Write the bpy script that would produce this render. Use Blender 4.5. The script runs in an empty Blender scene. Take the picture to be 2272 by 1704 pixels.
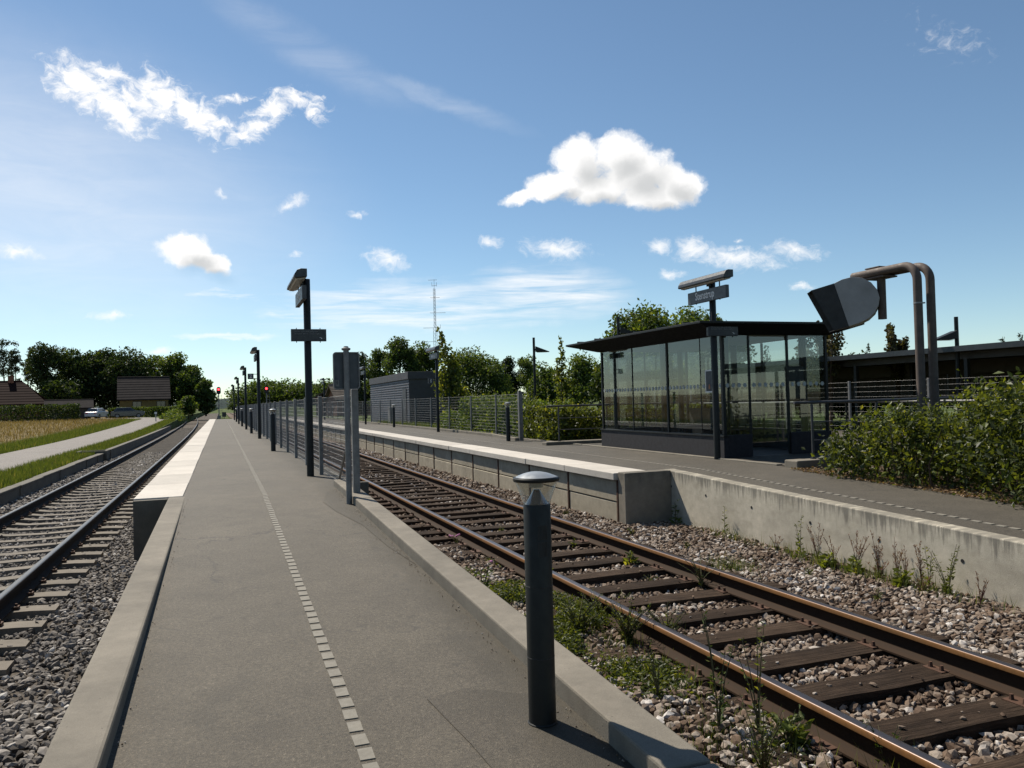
import bpy, bmesh, math, random
import numpy as np
from mathutils import Vector, Matrix

# ------------------------------------------------------------------ camera, sky, sun, exposure
SC = bpy.context.scene
COL = SC.collection
R = math.radians
CAM_R = Vector((0.93898, -0.34296, -0.02651))
CAM_U = Vector((0.01791, -0.02820, 0.99944))
CAM_F = Vector((0.34351, 0.93893, 0.02034))
CAM_P = Vector((0.0, 0.0, 1.744))          # z = 0 is the top of the rails, +Y runs along the tracks
FPX = 1770.0                                # focal length in pixels of the 2272 px wide photograph

camd = bpy.data.cameras.new('camera')
camo = bpy.data.objects.new('camera', camd)
COL.objects.link(camo)
camd.sensor_width = 36.0
camd.lens = 36.0 * FPX / 2272.0
camd.clip_start = 0.05
camd.clip_end = 6000.0
camo.matrix_world = Matrix(((CAM_R.x, CAM_U.x, -CAM_F.x, CAM_P.x),
                            (CAM_R.y, CAM_U.y, -CAM_F.y, CAM_P.y),
                            (CAM_R.z, CAM_U.z, -CAM_F.z, CAM_P.z),
                            (0, 0, 0, 1)))
SC.camera = camo

SUN_AZ, SUN_EL = -22.0, 52.0                # degrees, azimuth clockwise from +Y
sund = bpy.data.lights.new('sun', 'SUN')
sund.energy = 5.0
sund.angle = R(0.53)
sund.color = (1.0, 0.925, 0.80)
suno = bpy.data.objects.new('sun', sund)
COL.objects.link(suno)
sdir = Vector((math.sin(R(SUN_AZ)) * math.cos(R(SUN_EL)), math.cos(R(SUN_AZ)) * math.cos(R(SUN_EL)), math.sin(R(SUN_EL))))
suno.rotation_euler = sdir.to_track_quat('Z', 'Y').to_euler()
suno.location = (0, 0, 30)

SC.view_settings.view_transform = 'Standard'
SC.view_settings.look = 'None'
SC.view_settings.exposure = 0.5
SC.view_settings.gamma = 1.0
SC.render.engine = 'CYCLES'
SC.cycles.use_denoising = True
SC.cycles.max_bounces = 5
SC.cycles.diffuse_bounces = 2
SC.cycles.glossy_bounces = 3
SC.cycles.transmission_bounces = 4
SC.cycles.transparent_max_bounces = 16
SC.cycles.caustics_reflective = False
SC.cycles.caustics_refractive = False
SC.cycles.sample_clamp_indirect = 6.0


class NT:
    """thin wrapper for building node trees"""
    def __init__(s, tree):
        s.t = tree
        s.n = tree.nodes
        s.l = tree.links

    def new(s, kind, **kw):
        n = s.n.new(kind)
        for k, v in kw.items():
            setattr(n, k, v)
        return n

    def put(s, sock, v):
        if isinstance(v, bpy.types.NodeSocket):
            s.l.new(v, sock)
        elif v is not None:
            sock.default_value = v

    def math(s, op, a, b=None, c=None, clamp=False):
        n = s.new('ShaderNodeMath', operation=op)
        n.use_clamp = clamp
        for i, v in enumerate((a, b, c)):
            if v is not None:
                s.put(n.inputs[i], v)
        return n.outputs[0]

    def vmath(s, op, a, b=None, out=0):
        n = s.new('ShaderNodeVectorMath', operation=op)
        s.put(n.inputs[0], a)
        if b is not None:
            s.put(n.inputs[1], b)
        return n.outputs[out]

    def noise(s, vec, scale, detail=3.0, rough=0.55, dist=0.0, out=0):
        n = s.new('ShaderNodeTexNoise')
        s.put(n.inputs['Vector'], vec)
        n.inputs['Scale'].default_value = scale
        n.inputs['Detail'].default_value = detail
        n.inputs['Roughness'].default_value = rough
        n.inputs['Distortion'].default_value = dist
        return n.outputs[out]

    def maprange(s, v, a, b, c=0.0, d=1.0, smooth=False):
        n = s.new('ShaderNodeMapRange')
        n.interpolation_type = 'SMOOTHSTEP' if smooth else 'LINEAR'
        n.clamp = True
        s.put(n.inputs[0], v)
        for i, x in enumerate((a, b, c, d)):
            s.put(n.inputs[1 + i], x)
        return n.outputs[0]

    def mix(s, f, a, b, blend='MIX'):
        n = s.new('ShaderNodeMix', data_type='RGBA', blend_type=blend)
        s.put(n.inputs[0], f)
        s.put(n.inputs[6], a if isinstance(a, bpy.types.NodeSocket) else (*a, 1.0))
        s.put(n.inputs[7], b if isinstance(b, bpy.types.NodeSocket) else (*b, 1.0))
        return n.outputs[2]

    def ramp(s, v, stops):
        n = s.new('ShaderNodeValToRGB')
        s.put(n.inputs[0], v)
        e = n.color_ramp.elements
        while len(e) > 1:
            e.remove(e[-1])
        e[0].position, e[0].color = stops[0][0], (*stops[0][1], 1.0)
        for p, c in stops[1:]:
            x = e.new(p)
            x.color = (*c, 1.0)
        return n.outputs[0]

    def mapping(s, vec, loc=(0, 0, 0), rot=(0, 0, 0), scale=(1, 1, 1), kind='POINT'):
        n = s.new('ShaderNodeMapping', vector_type=kind)
        s.put(n.inputs[0], vec)
        n.inputs[1].default_value = loc
        n.inputs[2].default_value = rot
        n.inputs[3].default_value = scale
        return n.outputs[0]


# clouds: (azimuth, elevation, half width, half height, tilt, weight), all degrees on the sky dome
WISP = [(-8.0,19.9,2.1,1.25,-26.0,1.00),(-6.1,18.75,2.3,1.05,-30.7,1.00),(-3.3,20.0,1.9,1.35,-24.3,1.00),(-1.3,19.1,2.4,1.05,-25.2,1.00),(-5.0,19.6,3.2,0.9,-14.0,0.75),
        (0.06,18.65,1.46,0.53,-15.1,0.80),(2.39,18.40,2.06,0.59,26.9,0.80),(3.70,19.87,1.79,0.67,30.8,0.80),(5.57,20.42,1.84,0.49,-10.6,0.80),
        (-6.63,20.93,1.87,0.49,-7.1,0.80),(6.50,19.78,0.98,0.37,-31.0,0.70),(1.16,20.27,1.08,0.30,4.9,0.60)]
PUFF = [(25.44,16.51,2.13,1.69,-3.0,1.00),(28.19,16.86,2.10,1.60,-3.8,1.00),(29.32,15.55,2.86,1.98,-3.9,1.00),(31.99,14.77,2.30,1.30,-28.1,1.00),
        (23.42,15.12,2.28,0.97,11.8,1.00),(21.01,14.31,1.50,0.49,12.5,0.80),(26.56,14.68,2.90,1.11,-3.1,1.00),(30.43,13.93,3.23,1.03,-6.9,1.00),
        (-2.03,10.49,1.87,1.13,2.5,1.00),(-0.74,9.86,1.73,0.77,-21.2,1.00)]
SMALL = [(-6.52,6.08,1.07,0.38,1.3,0.80),(-11.68,9.77,1.20,0.53,-7.4,0.80),(11.36,10.09,1.62,0.81,-14.9,0.90),(4.91,13.81,1.27,0.45,26.1,0.70),
         (9.41,13.24,0.73,0.31,0.9,0.70),(0.51,14.21,0.65,0.28,-27.8,0.60),(5.07,10.49,0.44,0.23,1.2,0.60),(18.83,11.22,0.92,0.52,-1.3,0.80),
         (20.17,14.22,0.50,0.39,-1.5,0.70),(-3.70,3.87,0.98,0.30,0.0,0.60),(23.52,10.60,2.74,0.81,-7.0,0.90),(30.82,10.48,0.97,0.57,-3.5,0.80),
         (33.13,10.10,1.60,0.86,-18.6,0.90),(35.77,9.37,3.71,0.86,-9.2,0.90),(39.87,9.58,2.09,0.64,-15.2,0.85),(36.20,10.66,0.46,0.23,-4.5,0.80),
         (49.67,21.00,1.2,0.45,-30.6,0.12),(31.65,8.60,0.96,0.42,-3.3,0.70),(40.31,7.09,0.95,0.34,-4.2,0.80),(35.95,10.06,0.70,0.25,-4.3,0.70)]
STREAK = [(12.59,6.76,12.37,2.45,1.1,1.00),(0.09,7.63,3.55,0.46,-1.0,1.00),(4.60,6.30,2.48,0.35,0.1,1.00),(0.78,4.87,4.48,0.34,0.0,1.00),(22.76,7.53,6.97,2.46,-2.0,1.00)]
CIRRUS = [(6.54,23.41,9.41,1.79,-21.7,1.00),(15.43,20.84,8.50,0.91,-18.2,1.00),(-8.70,18.14,8.88,2.79,-14.2,0.50)]

VEIL = [(-12.0, 13.0, 26.0, 13.0, -6.0, 1.0), (10.0, 5.0, 18.0, 5.5, 0.0, 0.5)]


def build_world():
    w = bpy.data.worlds.new('World')
    SC.world = w
    w.use_nodes = True
    g = NT(w.node_tree)
    g.n.clear()
    out = g.new('ShaderNodeOutputWorld')
    bg = g.new('ShaderNodeBackground')
    g.l.new(bg.outputs[0], out.inputs[0])
    sky = g.new('ShaderNodeTexSky', sky_type='NISHITA')
    sky.sun_disc = False
    sky.sun_elevation = R(SUN_EL)
    sky.sun_rotation = R(SUN_AZ)
    sky.altitude = 1500.0
    sky.air_density = 1.0
    sky.dust_density = 0.3
    sky.ozone_density = 1.1
    tc = g.new('ShaderNodeTexCoord').outputs['Generated']
    d = g.vmath('NORMALIZE', tc)
    sx = g.new('ShaderNodeSeparateXYZ')
    g.l.new(d, sx.inputs[0])
    az = g.math('MULTIPLY', g.math('ARCTAN2', sx.outputs[0], sx.outputs[1]), 57.29578)
    el = g.math('MULTIPLY', g.math('ARCSINE', sx.outputs[2]), 57.29578)
    cb = g.new('ShaderNodeCombineXYZ')
    g.l.new(az, cb.inputs[0])
    g.l.new(el, cb.inputs[1])
    P = cb.outputs[0]
    # warp the dome coordinates a little so that no cloud keeps a clean outline
    wob = g.noise(P, 0.55, 4.0, 0.6, out=1)
    Pw = g.vmath('ADD', P, g.vmath('MULTIPLY', g.vmath('SUBTRACT', wob, (0.5, 0.5, 0.5)), (1.5, 1.1, 0.0)))

    def field(lst, vec):
        acc = None
        for a, e, rx, ry, rot, wt in lst:
            m = g.mapping(vec, (a, e, 0), (0, 0, R(rot)), (rx, ry, 1.0), 'TEXTURE')
            ln = g.vmath('LENGTH', m, out=1)
            f = g.math('MULTIPLY', g.math('SUBTRACT', 1.0, ln), wt)
            acc = f if acc is None else g.math('SMOOTH_MAX', acc, f, 0.12)
        return acc

    n1 = g.noise(Pw, 0.8, 9.0, 0.64)
    n2 = g.noise(g.mapping(Pw, scale=(1.0, 1.35, 1.0), rot=(0, 0, R(28))), 1.15, 9.0, 0.66, 0.5)
    # wind torn cloud
    fw = g.math('ADD', field(WISP, Pw), g.math('MULTIPLY', g.math('SUBTRACT', n2, 0.5), 2.7))
    aw = g.maprange(fw, -0.26, 0.85, 0, 1, True)
    # fair weather cumulus
    fp0 = field(PUFF, Pw)
    fp = g.math('ADD', fp0, g.math('MULTIPLY', g.math('SUBTRACT', n1, 0.5), 0.92))
    ap = g.maprange(fp, -0.12, 0.38, 0, 1, True)
    fs = g.math('ADD', field(SMALL, Pw), g.math('MULTIPLY', g.math('SUBTRACT', n2, 0.5), 1.7))
    as_ = g.math('MULTIPLY', g.maprange(fs, -0.12, 1.0, 0, 1, True), 0.85)
    # thin streaks low over the horizon
    ns = g.noise(g.mapping(P, scale=(0.10, 1.0, 1.0)), 1.5, 6.0, 0.6, 0.4)
    ft = g.math('MULTIPLY', g.maprange(field(STREAK, Pw), 0.0, 0.6), g.maprange(ns, 0.34, 0.66))
    at_ = g.math('MULTIPLY', ft, 0.70)
    # high cirrus veil
    nc = g.noise(g.mapping(P, rot=(0, 0, R(22)), scale=(0.16, 0.7, 1.0)), 0.8, 7.0, 0.62, 0.7)
    ac = g.math('MULTIPLY', g.math('MULTIPLY', g.maprange(field(CIRRUS, Pw), 0.0, 0.8, 0, 1, True), g.maprange(nc, 0.25, 0.85)), 0.25)
    # the same broken cloud carries on round the rest of the sky
    nr = g.noise(d, 3.2, 8.0, 0.6, 0.3)
    rest = g.math('MULTIPLY', g.maprange(nr, 0.60, 0.72, 0, 1, True), g.maprange(g.math('ABSOLUTE', g.math('SUBTRACT', az, 20.0)), 42.0, 60.0, 0, 1, True))
    rest = g.math('MULTIPLY', rest, g.maprange(el, 3.0, 9.0))
    a = g.math('MAXIMUM', g.math('MAXIMUM', aw, ap), as_)
    a = g.math('MAXIMUM', a, g.math('MULTIPLY', rest, 0.9))
    # broad milky veil under the sun
    veil = g.math('MULTIPLY', g.maprange(field(VEIL, Pw), 0.0, 0.95, 0, 1, True), g.maprange(nc, 0.2, 0.8, 0.24, 0.48))
    thin = g.math('MAXIMUM', g.math('MAXIMUM', at_, ac), veil)
    alpha = g.math('SUBTRACT', 1.0, g.math('MULTIPLY', g.math('SUBTRACT', 1.0, a), g.math('SUBTRACT', 1.0, thin)), clamp=True)
    # thick parts of the cumulus let less sun through than their edges
    off = g.vmath('ADD', Pw, (-0.75, 0.95, 0.0))
    nshade = g.noise(off, 0.38, 2.0, 0.5)
    fsh = g.math('ADD', field(PUFF, off), g.math('MULTIPLY', g.math('SUBTRACT', nshade, 0.5), 0.7))
    thick = g.maprange(fsh, 0.0, 0.95, 0, 1, True)
    ccol = g.mix(thick, (9.6, 9.5, 9.4), (5.7, 5.8, 5.85))
    # the camera's white balance leans to cyan
    skyc = g.mix(1.0, sky.outputs[0], (0.91, 1.0, 0.985), 'MULTIPLY')
    col = g.mix(alpha, skyc, ccol)
    g.l.new(col, bg.inputs[0])
    bg.inputs[1].default_value = 0.082
    w.cycles.sampling_method = 'NONE'


build_world()


# ------------------------------------------------------------------ helpers
def ray(px, py):
    return CAM_R * ((px - 1136.0) / FPX) + CAM_U * ((852.0 - py) / FPX) + CAM_F


def at(px, py, Y):
    """world point at distance Y along the tracks that lies on the sight line of a photo pixel"""
    d = ray(px, py)
    return CAM_P + d * (Y / d.y)


def atz(px, py, z):
    d = ray(px, py)
    return CAM_P + d * ((z - CAM_P.z) / d.z)


def atx(px, py, x):
    d = ray(px, py)
    return CAM_P + d * (x / d.x)


def link(o, parent=None):
    COL.objects.link(o)
    if parent is not None:
        o.parent = parent
    return o


def tag(o, label=None, cat=None, group=None, kind=None):
    if label:
        o['label'] = label
    if cat:
        o['category'] = cat
    if group:
        o['group'] = group
    if kind:
        o['kind'] = kind
    return o


def thing(name, label, cat, loc=(0, 0, 0), rz=0.0, group=None):
    o = bpy.data.objects.new(name, None)
    link(o)
    o.location = loc
    o.rotation_euler = (0, 0, rz)
    o.empty_display_size = 0.1
    return tag(o, label, cat, group)


def copy_tree(o, parent=None):
    c = o.copy()
    COL.objects.link(c)
    c.parent = parent
    for ch in [k for k in o.children]:
        copy_tree(ch, c)
    return c


class MB:
    """collects simple shapes into one mesh"""
    def __init__(s):
        s.v, s.f = [], []

    def add(s, vs, fs):
        b = len(s.v)
        s.v += [tuple(v) for v in vs]
        s.f += [tuple(i + b for i in f) for f in fs]
        return s

    def box(s, x0, x1, y0, y1, z0, z1):
        vs = [(x, y, z) for z in (z0, z1) for y in (y0, y1) for x in (x0, x1)]
        return s.add(vs, [(0, 2, 3, 1), (4, 5, 7, 6), (0, 1, 5, 4), (2, 6, 7, 3), (0, 4, 6, 2), (1, 3, 7, 5)])

    def hexa(s, bottom, top):
        """four bottom and four top corners, counter clockwise seen from above"""
        return s.add(list(bottom) + list(top), [(3, 2, 1, 0), (4, 5, 6, 7), (0, 1, 5, 4), (1, 2, 6, 5), (2, 3, 7, 6), (3, 0, 4, 7)])

    def cyl(s, p0, p1, r0, r1=None, n=12, cap=True):
        r1 = r0 if r1 is None else r1
        p0, p1 = Vector(p0), Vector(p1)
        ax = (p1 - p0)
        if ax.length < 1e-9:
            return s
        ax.normalize()
        t = Vector((0, 0, 1)) if abs(ax.z) < 0.9 else Vector((1, 0, 0))
        u = ax.cross(t).normalized()
        w = ax.cross(u)
        vs = []
        for p, r in ((p0, r0), (p1, r1)):
            for i in range(n):
                a = 2 * math.pi * i / n
                vs.append(p + u * (math.cos(a) * r) + w * (math.sin(a) * r))
        fs = [(i, i + n, (i + 1) % n + n, (i + 1) % n) for i in range(n)]
        if cap:
            fs += [tuple(range(n)), tuple(reversed(range(n, 2 * n)))]
        return s.add(vs, fs)

    def tube(s, pts, rad, n=8):
        pts = [Vector(p) for p in pts]
        rad = rad if isinstance(rad, (list, tuple)) else [rad] * len(pts)
        vs, fs = [], []
        u = None
        for i, p in enumerate(pts):
            a = pts[min(i + 1, len(pts) - 1)] - pts[max(i - 1, 0)]
            a.normalize()
            if u is None:
                t = Vector((0, 0, 1)) if abs(a.z) < 0.9 else Vector((1, 0, 0))
                u = a.cross(t).normalized()
            u = (u - a * u.dot(a)).normalized()
            w = a.cross(u)
            for k in range(n):
                th = 2 * math.pi * k / n
                vs.append(p + u * (math.cos(th) * rad[i]) + w * (math.sin(th) * rad[i]))
        for i in range(len(pts) - 1):
            for k in range(n):
                fs.append((i * n + k, i * n + (k + 1) % n, (i + 1) * n + (k + 1) % n, (i + 1) * n + k))
        fs += [tuple(reversed(range(n))), tuple(range((len(pts) - 1) * n, len(pts) * n))]
        return s.add(vs, fs)

    def lathe(s, prof, n=24, c=(0, 0, 0)):
        """prof: list of (radius, z)"""
        vs, fs = [], []
        for r, z in prof:
            for k in range(n):
                a = 2 * math.pi * k / n
                vs.append((c[0] + r * math.cos(a), c[1] + r * math.sin(a), c[2] + z))
        for i in range(len(prof) - 1):
            for k in range(n):
                fs.append((i * n + k, i * n + (k + 1) % n, (i + 1) * n + (k + 1) % n, (i + 1) * n + k))
        return s.add(vs, fs)

    def prism(s, prof, axis, a, b):
        """closed 2D profile swept along axis ('x','y' or 'z') from a to b; profile coords are the other two axes in order"""
        n = len(prof)
        vs = []
        for t in (a, b):
            for p, q in prof:
                vs.append({'x': (t, p, q), 'y': (p, t, q), 'z': (p, q, t)}[axis])
        fs = [(i, (i + 1) % n, (i + 1) % n + n, i + n) for i in range(n)]
        fs += [tuple(reversed(range(n))), tuple(range(n, 2 * n))]
        return s.add(vs, fs)

    def mesh(s, name, mat, smooth=False):
        m = bpy.data.meshes.new(name)
        m.from_pydata(s.v, [], s.f)
        bm = bmesh.new()
        bm.from_mesh(m)
        bmesh.ops.recalc_face_normals(bm, faces=bm.faces)
        bm.to_mesh(m)
        bm.free()
        if smooth:
            m.polygons.foreach_set('use_smooth', [True] * len(m.polygons))
        if mat is not None:
            m.materials.append(mat)
        m.update()
        return m

    def build(s, name, mat, parent=None, smooth=False, bevel=0.0, seg=2, loc=None, auto=False):
        m = s.mesh(name, mat, smooth)
        o = bpy.data.objects.new(name, m)
        link(o, parent)
        if loc is not None:
            o.location = loc
        if bevel:
            b = o.modifiers.new('bevel', 'BEVEL')
            b.width = bevel
            b.segments = seg
            b.limit_method = 'ANGLE'
            b.angle_limit = R(35)
        if auto:
            m.polygons.foreach_set('use_smooth', [True] * len(m.polygons))
            try:
                m.set_sharp_from_angle(angle=R(38))
            except Exception:
                pass
        return o


def bigmesh(name, V, F, mat, parent=None, tint=None, smooth=False):
    """V (n,3) float array, F (m,k) int array, tint one value per vertex"""
    V = np.ascontiguousarray(V, dtype=np.float32)
    F = np.ascontiguousarray(F, dtype=np.int32)
    m = bpy.data.meshes.new(name)
    m.vertices.add(len(V))
    m.vertices.foreach_set('co', V.ravel())
    k = F.shape[1]
    m.loops.add(F.size)
    m.loops.foreach_set('vertex_index', F.ravel())
    m.polygons.add(len(F))
    m.polygons.foreach_set('loop_start', np.arange(0, F.size, k, dtype=np.int32))
    m.polygons.foreach_set('loop_total', np.full(len(F), k, dtype=np.int32))
    if tint is not None:
        at_ = m.attributes.new('tint', 'FLOAT', 'POINT')
        at_.data.foreach_set('value', np.ascontiguousarray(tint, dtype=np.float32))
    m.update(calc_edges=True)
    m.polygons.foreach_set('use_smooth', np.full(len(F), smooth, dtype=bool))
    m.materials.append(mat)
    o = bpy.data.objects.new(name, m)
    link(o, parent)
    return o


def text_mesh(name, body, size, mat, parent, loc, rot, ax='LEFT', depth=0.0015, sx=1.0, bold=0.0):
    cu = bpy.data.curves.new(name, 'FONT')
    cu.body = body
    cu.size = size
    cu.align_x = ax
    cu.align_y = 'CENTER'
    cu.extrude = depth
    cu.offset = bold
    cu.resolution_u = 3
    t = bpy.data.objects.new(name, cu)
    COL.objects.link(t)
    dg = bpy.context.evaluated_depsgraph_get()
    me = bpy.data.meshes.new_from_object(t.evaluated_get(dg))
    bpy.data.objects.remove(t)
    bpy.data.curves.remove(cu)
    me.materials.clear()
    me.materials.append(mat)
    o = bpy.data.objects.new(name, me)
    link(o, parent)
    o.location = loc
    o.rotation_euler = rot
    o.scale = (sx, 1, 1)
    return o


# ------------------------------------------------------------------ materials
def base_mat(name):
    m = bpy.data.materials.new(name)
    m.use_nodes = True
    g = NT(m.node_tree)
    g.n.clear()
    out = g.new('ShaderNodeOutputMaterial')
    b = g.new('ShaderNodeBsdfPrincipled')
    g.l.new(b.outputs[0], out.inputs[0])
    pos = g.new('ShaderNodeNewGeometry').outputs['Position']
    return m, g, b, out, pos


def bump(g, b, h, strength, dist=0.01):
    n = g.new('ShaderNodeBump')
    n.inputs['Strength'].default_value = strength
    n.inputs['Distance'].default_value = dist
    g.l.new(h, n.inputs['Height'])
    g.l.new(n.outputs[0], b.inputs['Normal'])


def M(name, col, rough=0.7, metal=0.0, var=0.25, vs=6.0, bs=0.0, bsc=60.0, spec=0.5, obj=False):
    """plain surface with uneven tone and optional fine relief"""
    m, g, b, out, pos = base_mat(name)
    n = g.noise(pos, vs, 5.0, 0.6)
    f = g.maprange(n, 0.25, 0.75, 1.0 - var, 1.0 + var)
    c = g.vmath('SCALE', (col[0], col[1], col[2]), None)
    c.node.inputs['Scale'].default_value = 1.0
    g.l.new(f, c.node.inputs['Scale'])
    g.l.new(c, b.inputs['Base Color'])
    r = g.maprange(g.noise(pos, vs * 3.1, 4.0), 0.3, 0.7, max(0.03, rough - 0.1), min(1.0, rough + 0.1))
    g.l.new(r, b.inputs['Roughness'])
    b.inputs['Metallic'].default_value = metal
    b.inputs['Specular IOR Level'].default_value = spec
    if bs:
        bump(g, b, g.noise(pos, bsc, 4.0, 0.65), bs, 0.004)
    return m


def m_asphalt(name, col, patch=0.35, edge=None):
    m, g, b, out, pos = base_mat(name)
    big = g.noise(pos, 0.55, 5.0, 0.62, 0.3)
    mid = g.noise(pos, 4.0, 5.0, 0.65)
    fine = g.noise(pos, 190.0, 3.0, 0.7)
    vor = g.new('ShaderNodeTexVoronoi')
    vor.inputs['Scale'].default_value = 170.0
    g.l.new(pos, vor.inputs['Vector'])
    k = g.math('MULTIPLY', g.maprange(big, 0.3, 0.7, 1.0 - patch, 1.0 + patch * 0.45), g.maprange(mid, 0.3, 0.7, 0.88, 1.1))
    k = g.math('MULTIPLY', k, g.maprange(fine, 0.3, 0.75, 0.35, 1.85))
    k = g.math('MULTIPLY', k, g.maprange(g.noise(pos, 55.0, 4.0, 0.75), 0.3, 0.7, 0.62, 1.42))
    sv = g.new('ShaderNodeSeparateColor')
    g.l.new(vor.outputs['Color'], sv.inputs[0])
    k = g.math('MULTIPLY', k, g.maprange(sv.outputs[0], 0.0, 1.0, 0.8, 1.22))
    spark = g.maprange(sv.outputs[1], 0.975, 0.998, 0.0, 0.9)
    k = g.math('ADD', k, spark)
    c = g.vmath('SCALE', col, None)
    g.l.new(k, c.node.inputs['Scale'])
    if edge:
        # grime and moss that gathers along the kerb
        sx = g.new('ShaderNodeSeparateXYZ')
        g.l.new(pos, sx.inputs[0])
        gn = g.noise(g.mapping(pos, scale=(1.0, 0.35, 1.0)), 2.4, 6.0, 0.68, 0.5)
        near = g.math('ADD', g.maprange(sx.outputs[0], edge[0], edge[1]), g.math('MULTIPLY', g.math('SUBTRACT', gn, 0.5), 1.3))
        c = g.mix(g.maprange(near, 0.25, 0.95, 0.0, 0.62, True), c, (0.040, 0.034, 0.023))
        sp_ = g.noise(pos, 6.5, 3.0, 0.6)
        c = g.mix(g.maprange(sp_, 0.63, 0.72, 0.0, 0.5), c, (0.045, 0.04, 0.031))
        st_ = g.noise(pos, 1.1, 3.0, 0.5, 1.2)
        c = g.mix(g.maprange(st_, 0.60, 0.70, 0.0, 0.28, True), c, (0.05, 0.044, 0.035))
    # tar crack
    cr = g.new('ShaderNodeTexVoronoi', feature='DISTANCE_TO_EDGE')
    cr.inputs['Scale'].default_value = 0.33
    g.l.new(g.vmath('ADD', pos, g.vmath('SCALE', g.noise(pos, 2.2, 4.0, out=1), None)), cr.inputs['Vector'])
    ck = g.math('MULTIPLY', g.maprange(cr.outputs[0], 0.0, 0.008, 1.0, 0.0), g.maprange(g.noise(pos, 0.7, 2.0), 0.46, 0.58))
    cc = g.mix(g.math('MULTIPLY', ck, 0.6), c, (0.03, 0.028, 0.026))
    g.l.new(cc, b.inputs['Base Color'])
    g.l.new(g.maprange(fine, 0.3, 0.7, 0.62, 0.85), b.inputs['Roughness'])
    b.inputs['Specular IOR Level'].default_value = 0.28
    bump(g, b, g.math('ADD', fine, g.math('MULTIPLY', vor.outputs['Distance'], 0.8)), 0.55, 0.004)
    return m


def m_concrete(name, col, stain=0.5, streak_top=None, pits=True):
    """cast concrete; streak_top=(a, slope, y0, len): dark runs hanging from a top edge z = a + slope*(y-y0)"""
    m, g, b, out, pos = base_mat(name)
    n0 = g.noise(pos, 1.3, 6.0, 0.62, 0.4)
    n1 = g.noise(pos, 9.0, 5.0, 0.65)
    n2 = g.noise(pos, 150.0, 3.0, 0.7)
    k = g.math('MULTIPLY', g.maprange(n0, 0.3, 0.7, 1.0 - stain * 0.5, 1.0 + stain * 0.25), g.maprange(n1, 0.3, 0.7, 0.86, 1.1))
    k = g.math('MULTIPLY', k, g.maprange(n2, 0.3, 0.7, 0.86, 1.12))
    c = g.vmath('SCALE', col, None)
    g.l.new(k, c.node.inputs['Scale'])
    if streak_top:
        a, sl, y0, ln = streak_top
        s = g.new('ShaderNodeSeparateXYZ')
        g.l.new(pos, s.inputs[0])
        top = g.math('ADD', a, g.math('MULTIPLY', g.math('SUBTRACT', s.outputs[1], y0), sl))
        dpt = g.math('SUBTRACT', top, s.outputs[2])
        run = g.noise(g.mapping(pos, scale=(1.0, 9.0, 0.7)), 2.0, 5.0, 0.7)
        reach = g.math('MULTIPLY', g.maprange(run, 0.38, 0.75), ln)
        f = g.maprange(g.math('SUBTRACT', reach, dpt), -0.06, 0.14, 0.0, 0.62, True)
        c = g.mix(f, c, (0.065, 0.062, 0.055))
        low = g.noise(g.mapping(pos, scale=(1.0, 0.9, 2.5)), 2.6, 4.0, 0.6)
        c = g.mix(g.math('MULTIPLY', g.maprange(low, 0.5, 0.75), 0.3), c, (0.2, 0.17, 0.11))
    h = g.math('ADD', n2, g.math('MULTIPLY', n1, 0.6))
    if pits:
        v = g.new('ShaderNodeTexVoronoi')
        v.inputs['Scale'].default_value = 26.0
        g.l.new(pos, v.inputs['Vector'])
        pit = g.math('MULTIPLY', g.maprange(v.outputs['Distance'], 0.05, 0.13, 1.0, 0.0), g.maprange(g.noise(pos, 5.0, 2.0), 0.52, 0.6))
        c = g.mix(g.math('MULTIPLY', pit, 0.7), c, (0.07, 0.063, 0.055))
        h = g.math('SUBTRACT', h, g.math('MULTIPLY', pit, 1.5))
    g.l.new(c, b.inputs['Base Color'])
    b.inputs['Roughness'].default_value = 0.86
    b.inputs['Specular IOR Level'].default_value = 0.35
    bump(g, b, h, 0.5, 0.004)
    return m


def m_timber(name):
    m, g, b, out, pos = base_mat(name)
    tc = g.new('ShaderNodeTexCoord').outputs['Object']
    rnd = g.new('ShaderNodeObjectInfo').outputs['Random']
    cb = g.new('ShaderNodeCombineXYZ')
    g.l.new(g.math('MULTIPLY', rnd, 37.0), cb.inputs[2])
    v = g.vmath('ADD', tc, cb.outputs[0])
    gr = g.noise(g.mapping(v, scale=(1.2, 26.0, 14.0)), 2.4, 6.0, 0.7, 0.25)
    bl = g.noise(v, 3.0, 4.0, 0.6)
    sm = g.noise(pos, 60.0, 3.0, 0.7)
    c = g.ramp(gr, [(0.25, (0.010, 0.006, 0.004)), (0.45, (0.040, 0.026, 0.017)), (0.62, (0.075, 0.050, 0.034)), (0.8, (0.13, 0.094, 0.068))])
    k = g.math('MULTIPLY', g.maprange(bl, 0.3, 0.7, 0.6, 1.25), g.maprange(rnd, 0, 1, 0.72, 1.2))
    c = g.mix(1.0, c, k, 'MULTIPLY')
    g.l.new(c, b.inputs['Base Color'])
    b.inputs['Roughness'].default_value = 0.88
    b.inputs['Specular IOR Level'].default_value = 0.12
    bump(g, b, g.math('ADD', gr, g.math('MULTIPLY', sm, 0.15)), 0.9, 0.02)
    return m


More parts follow.
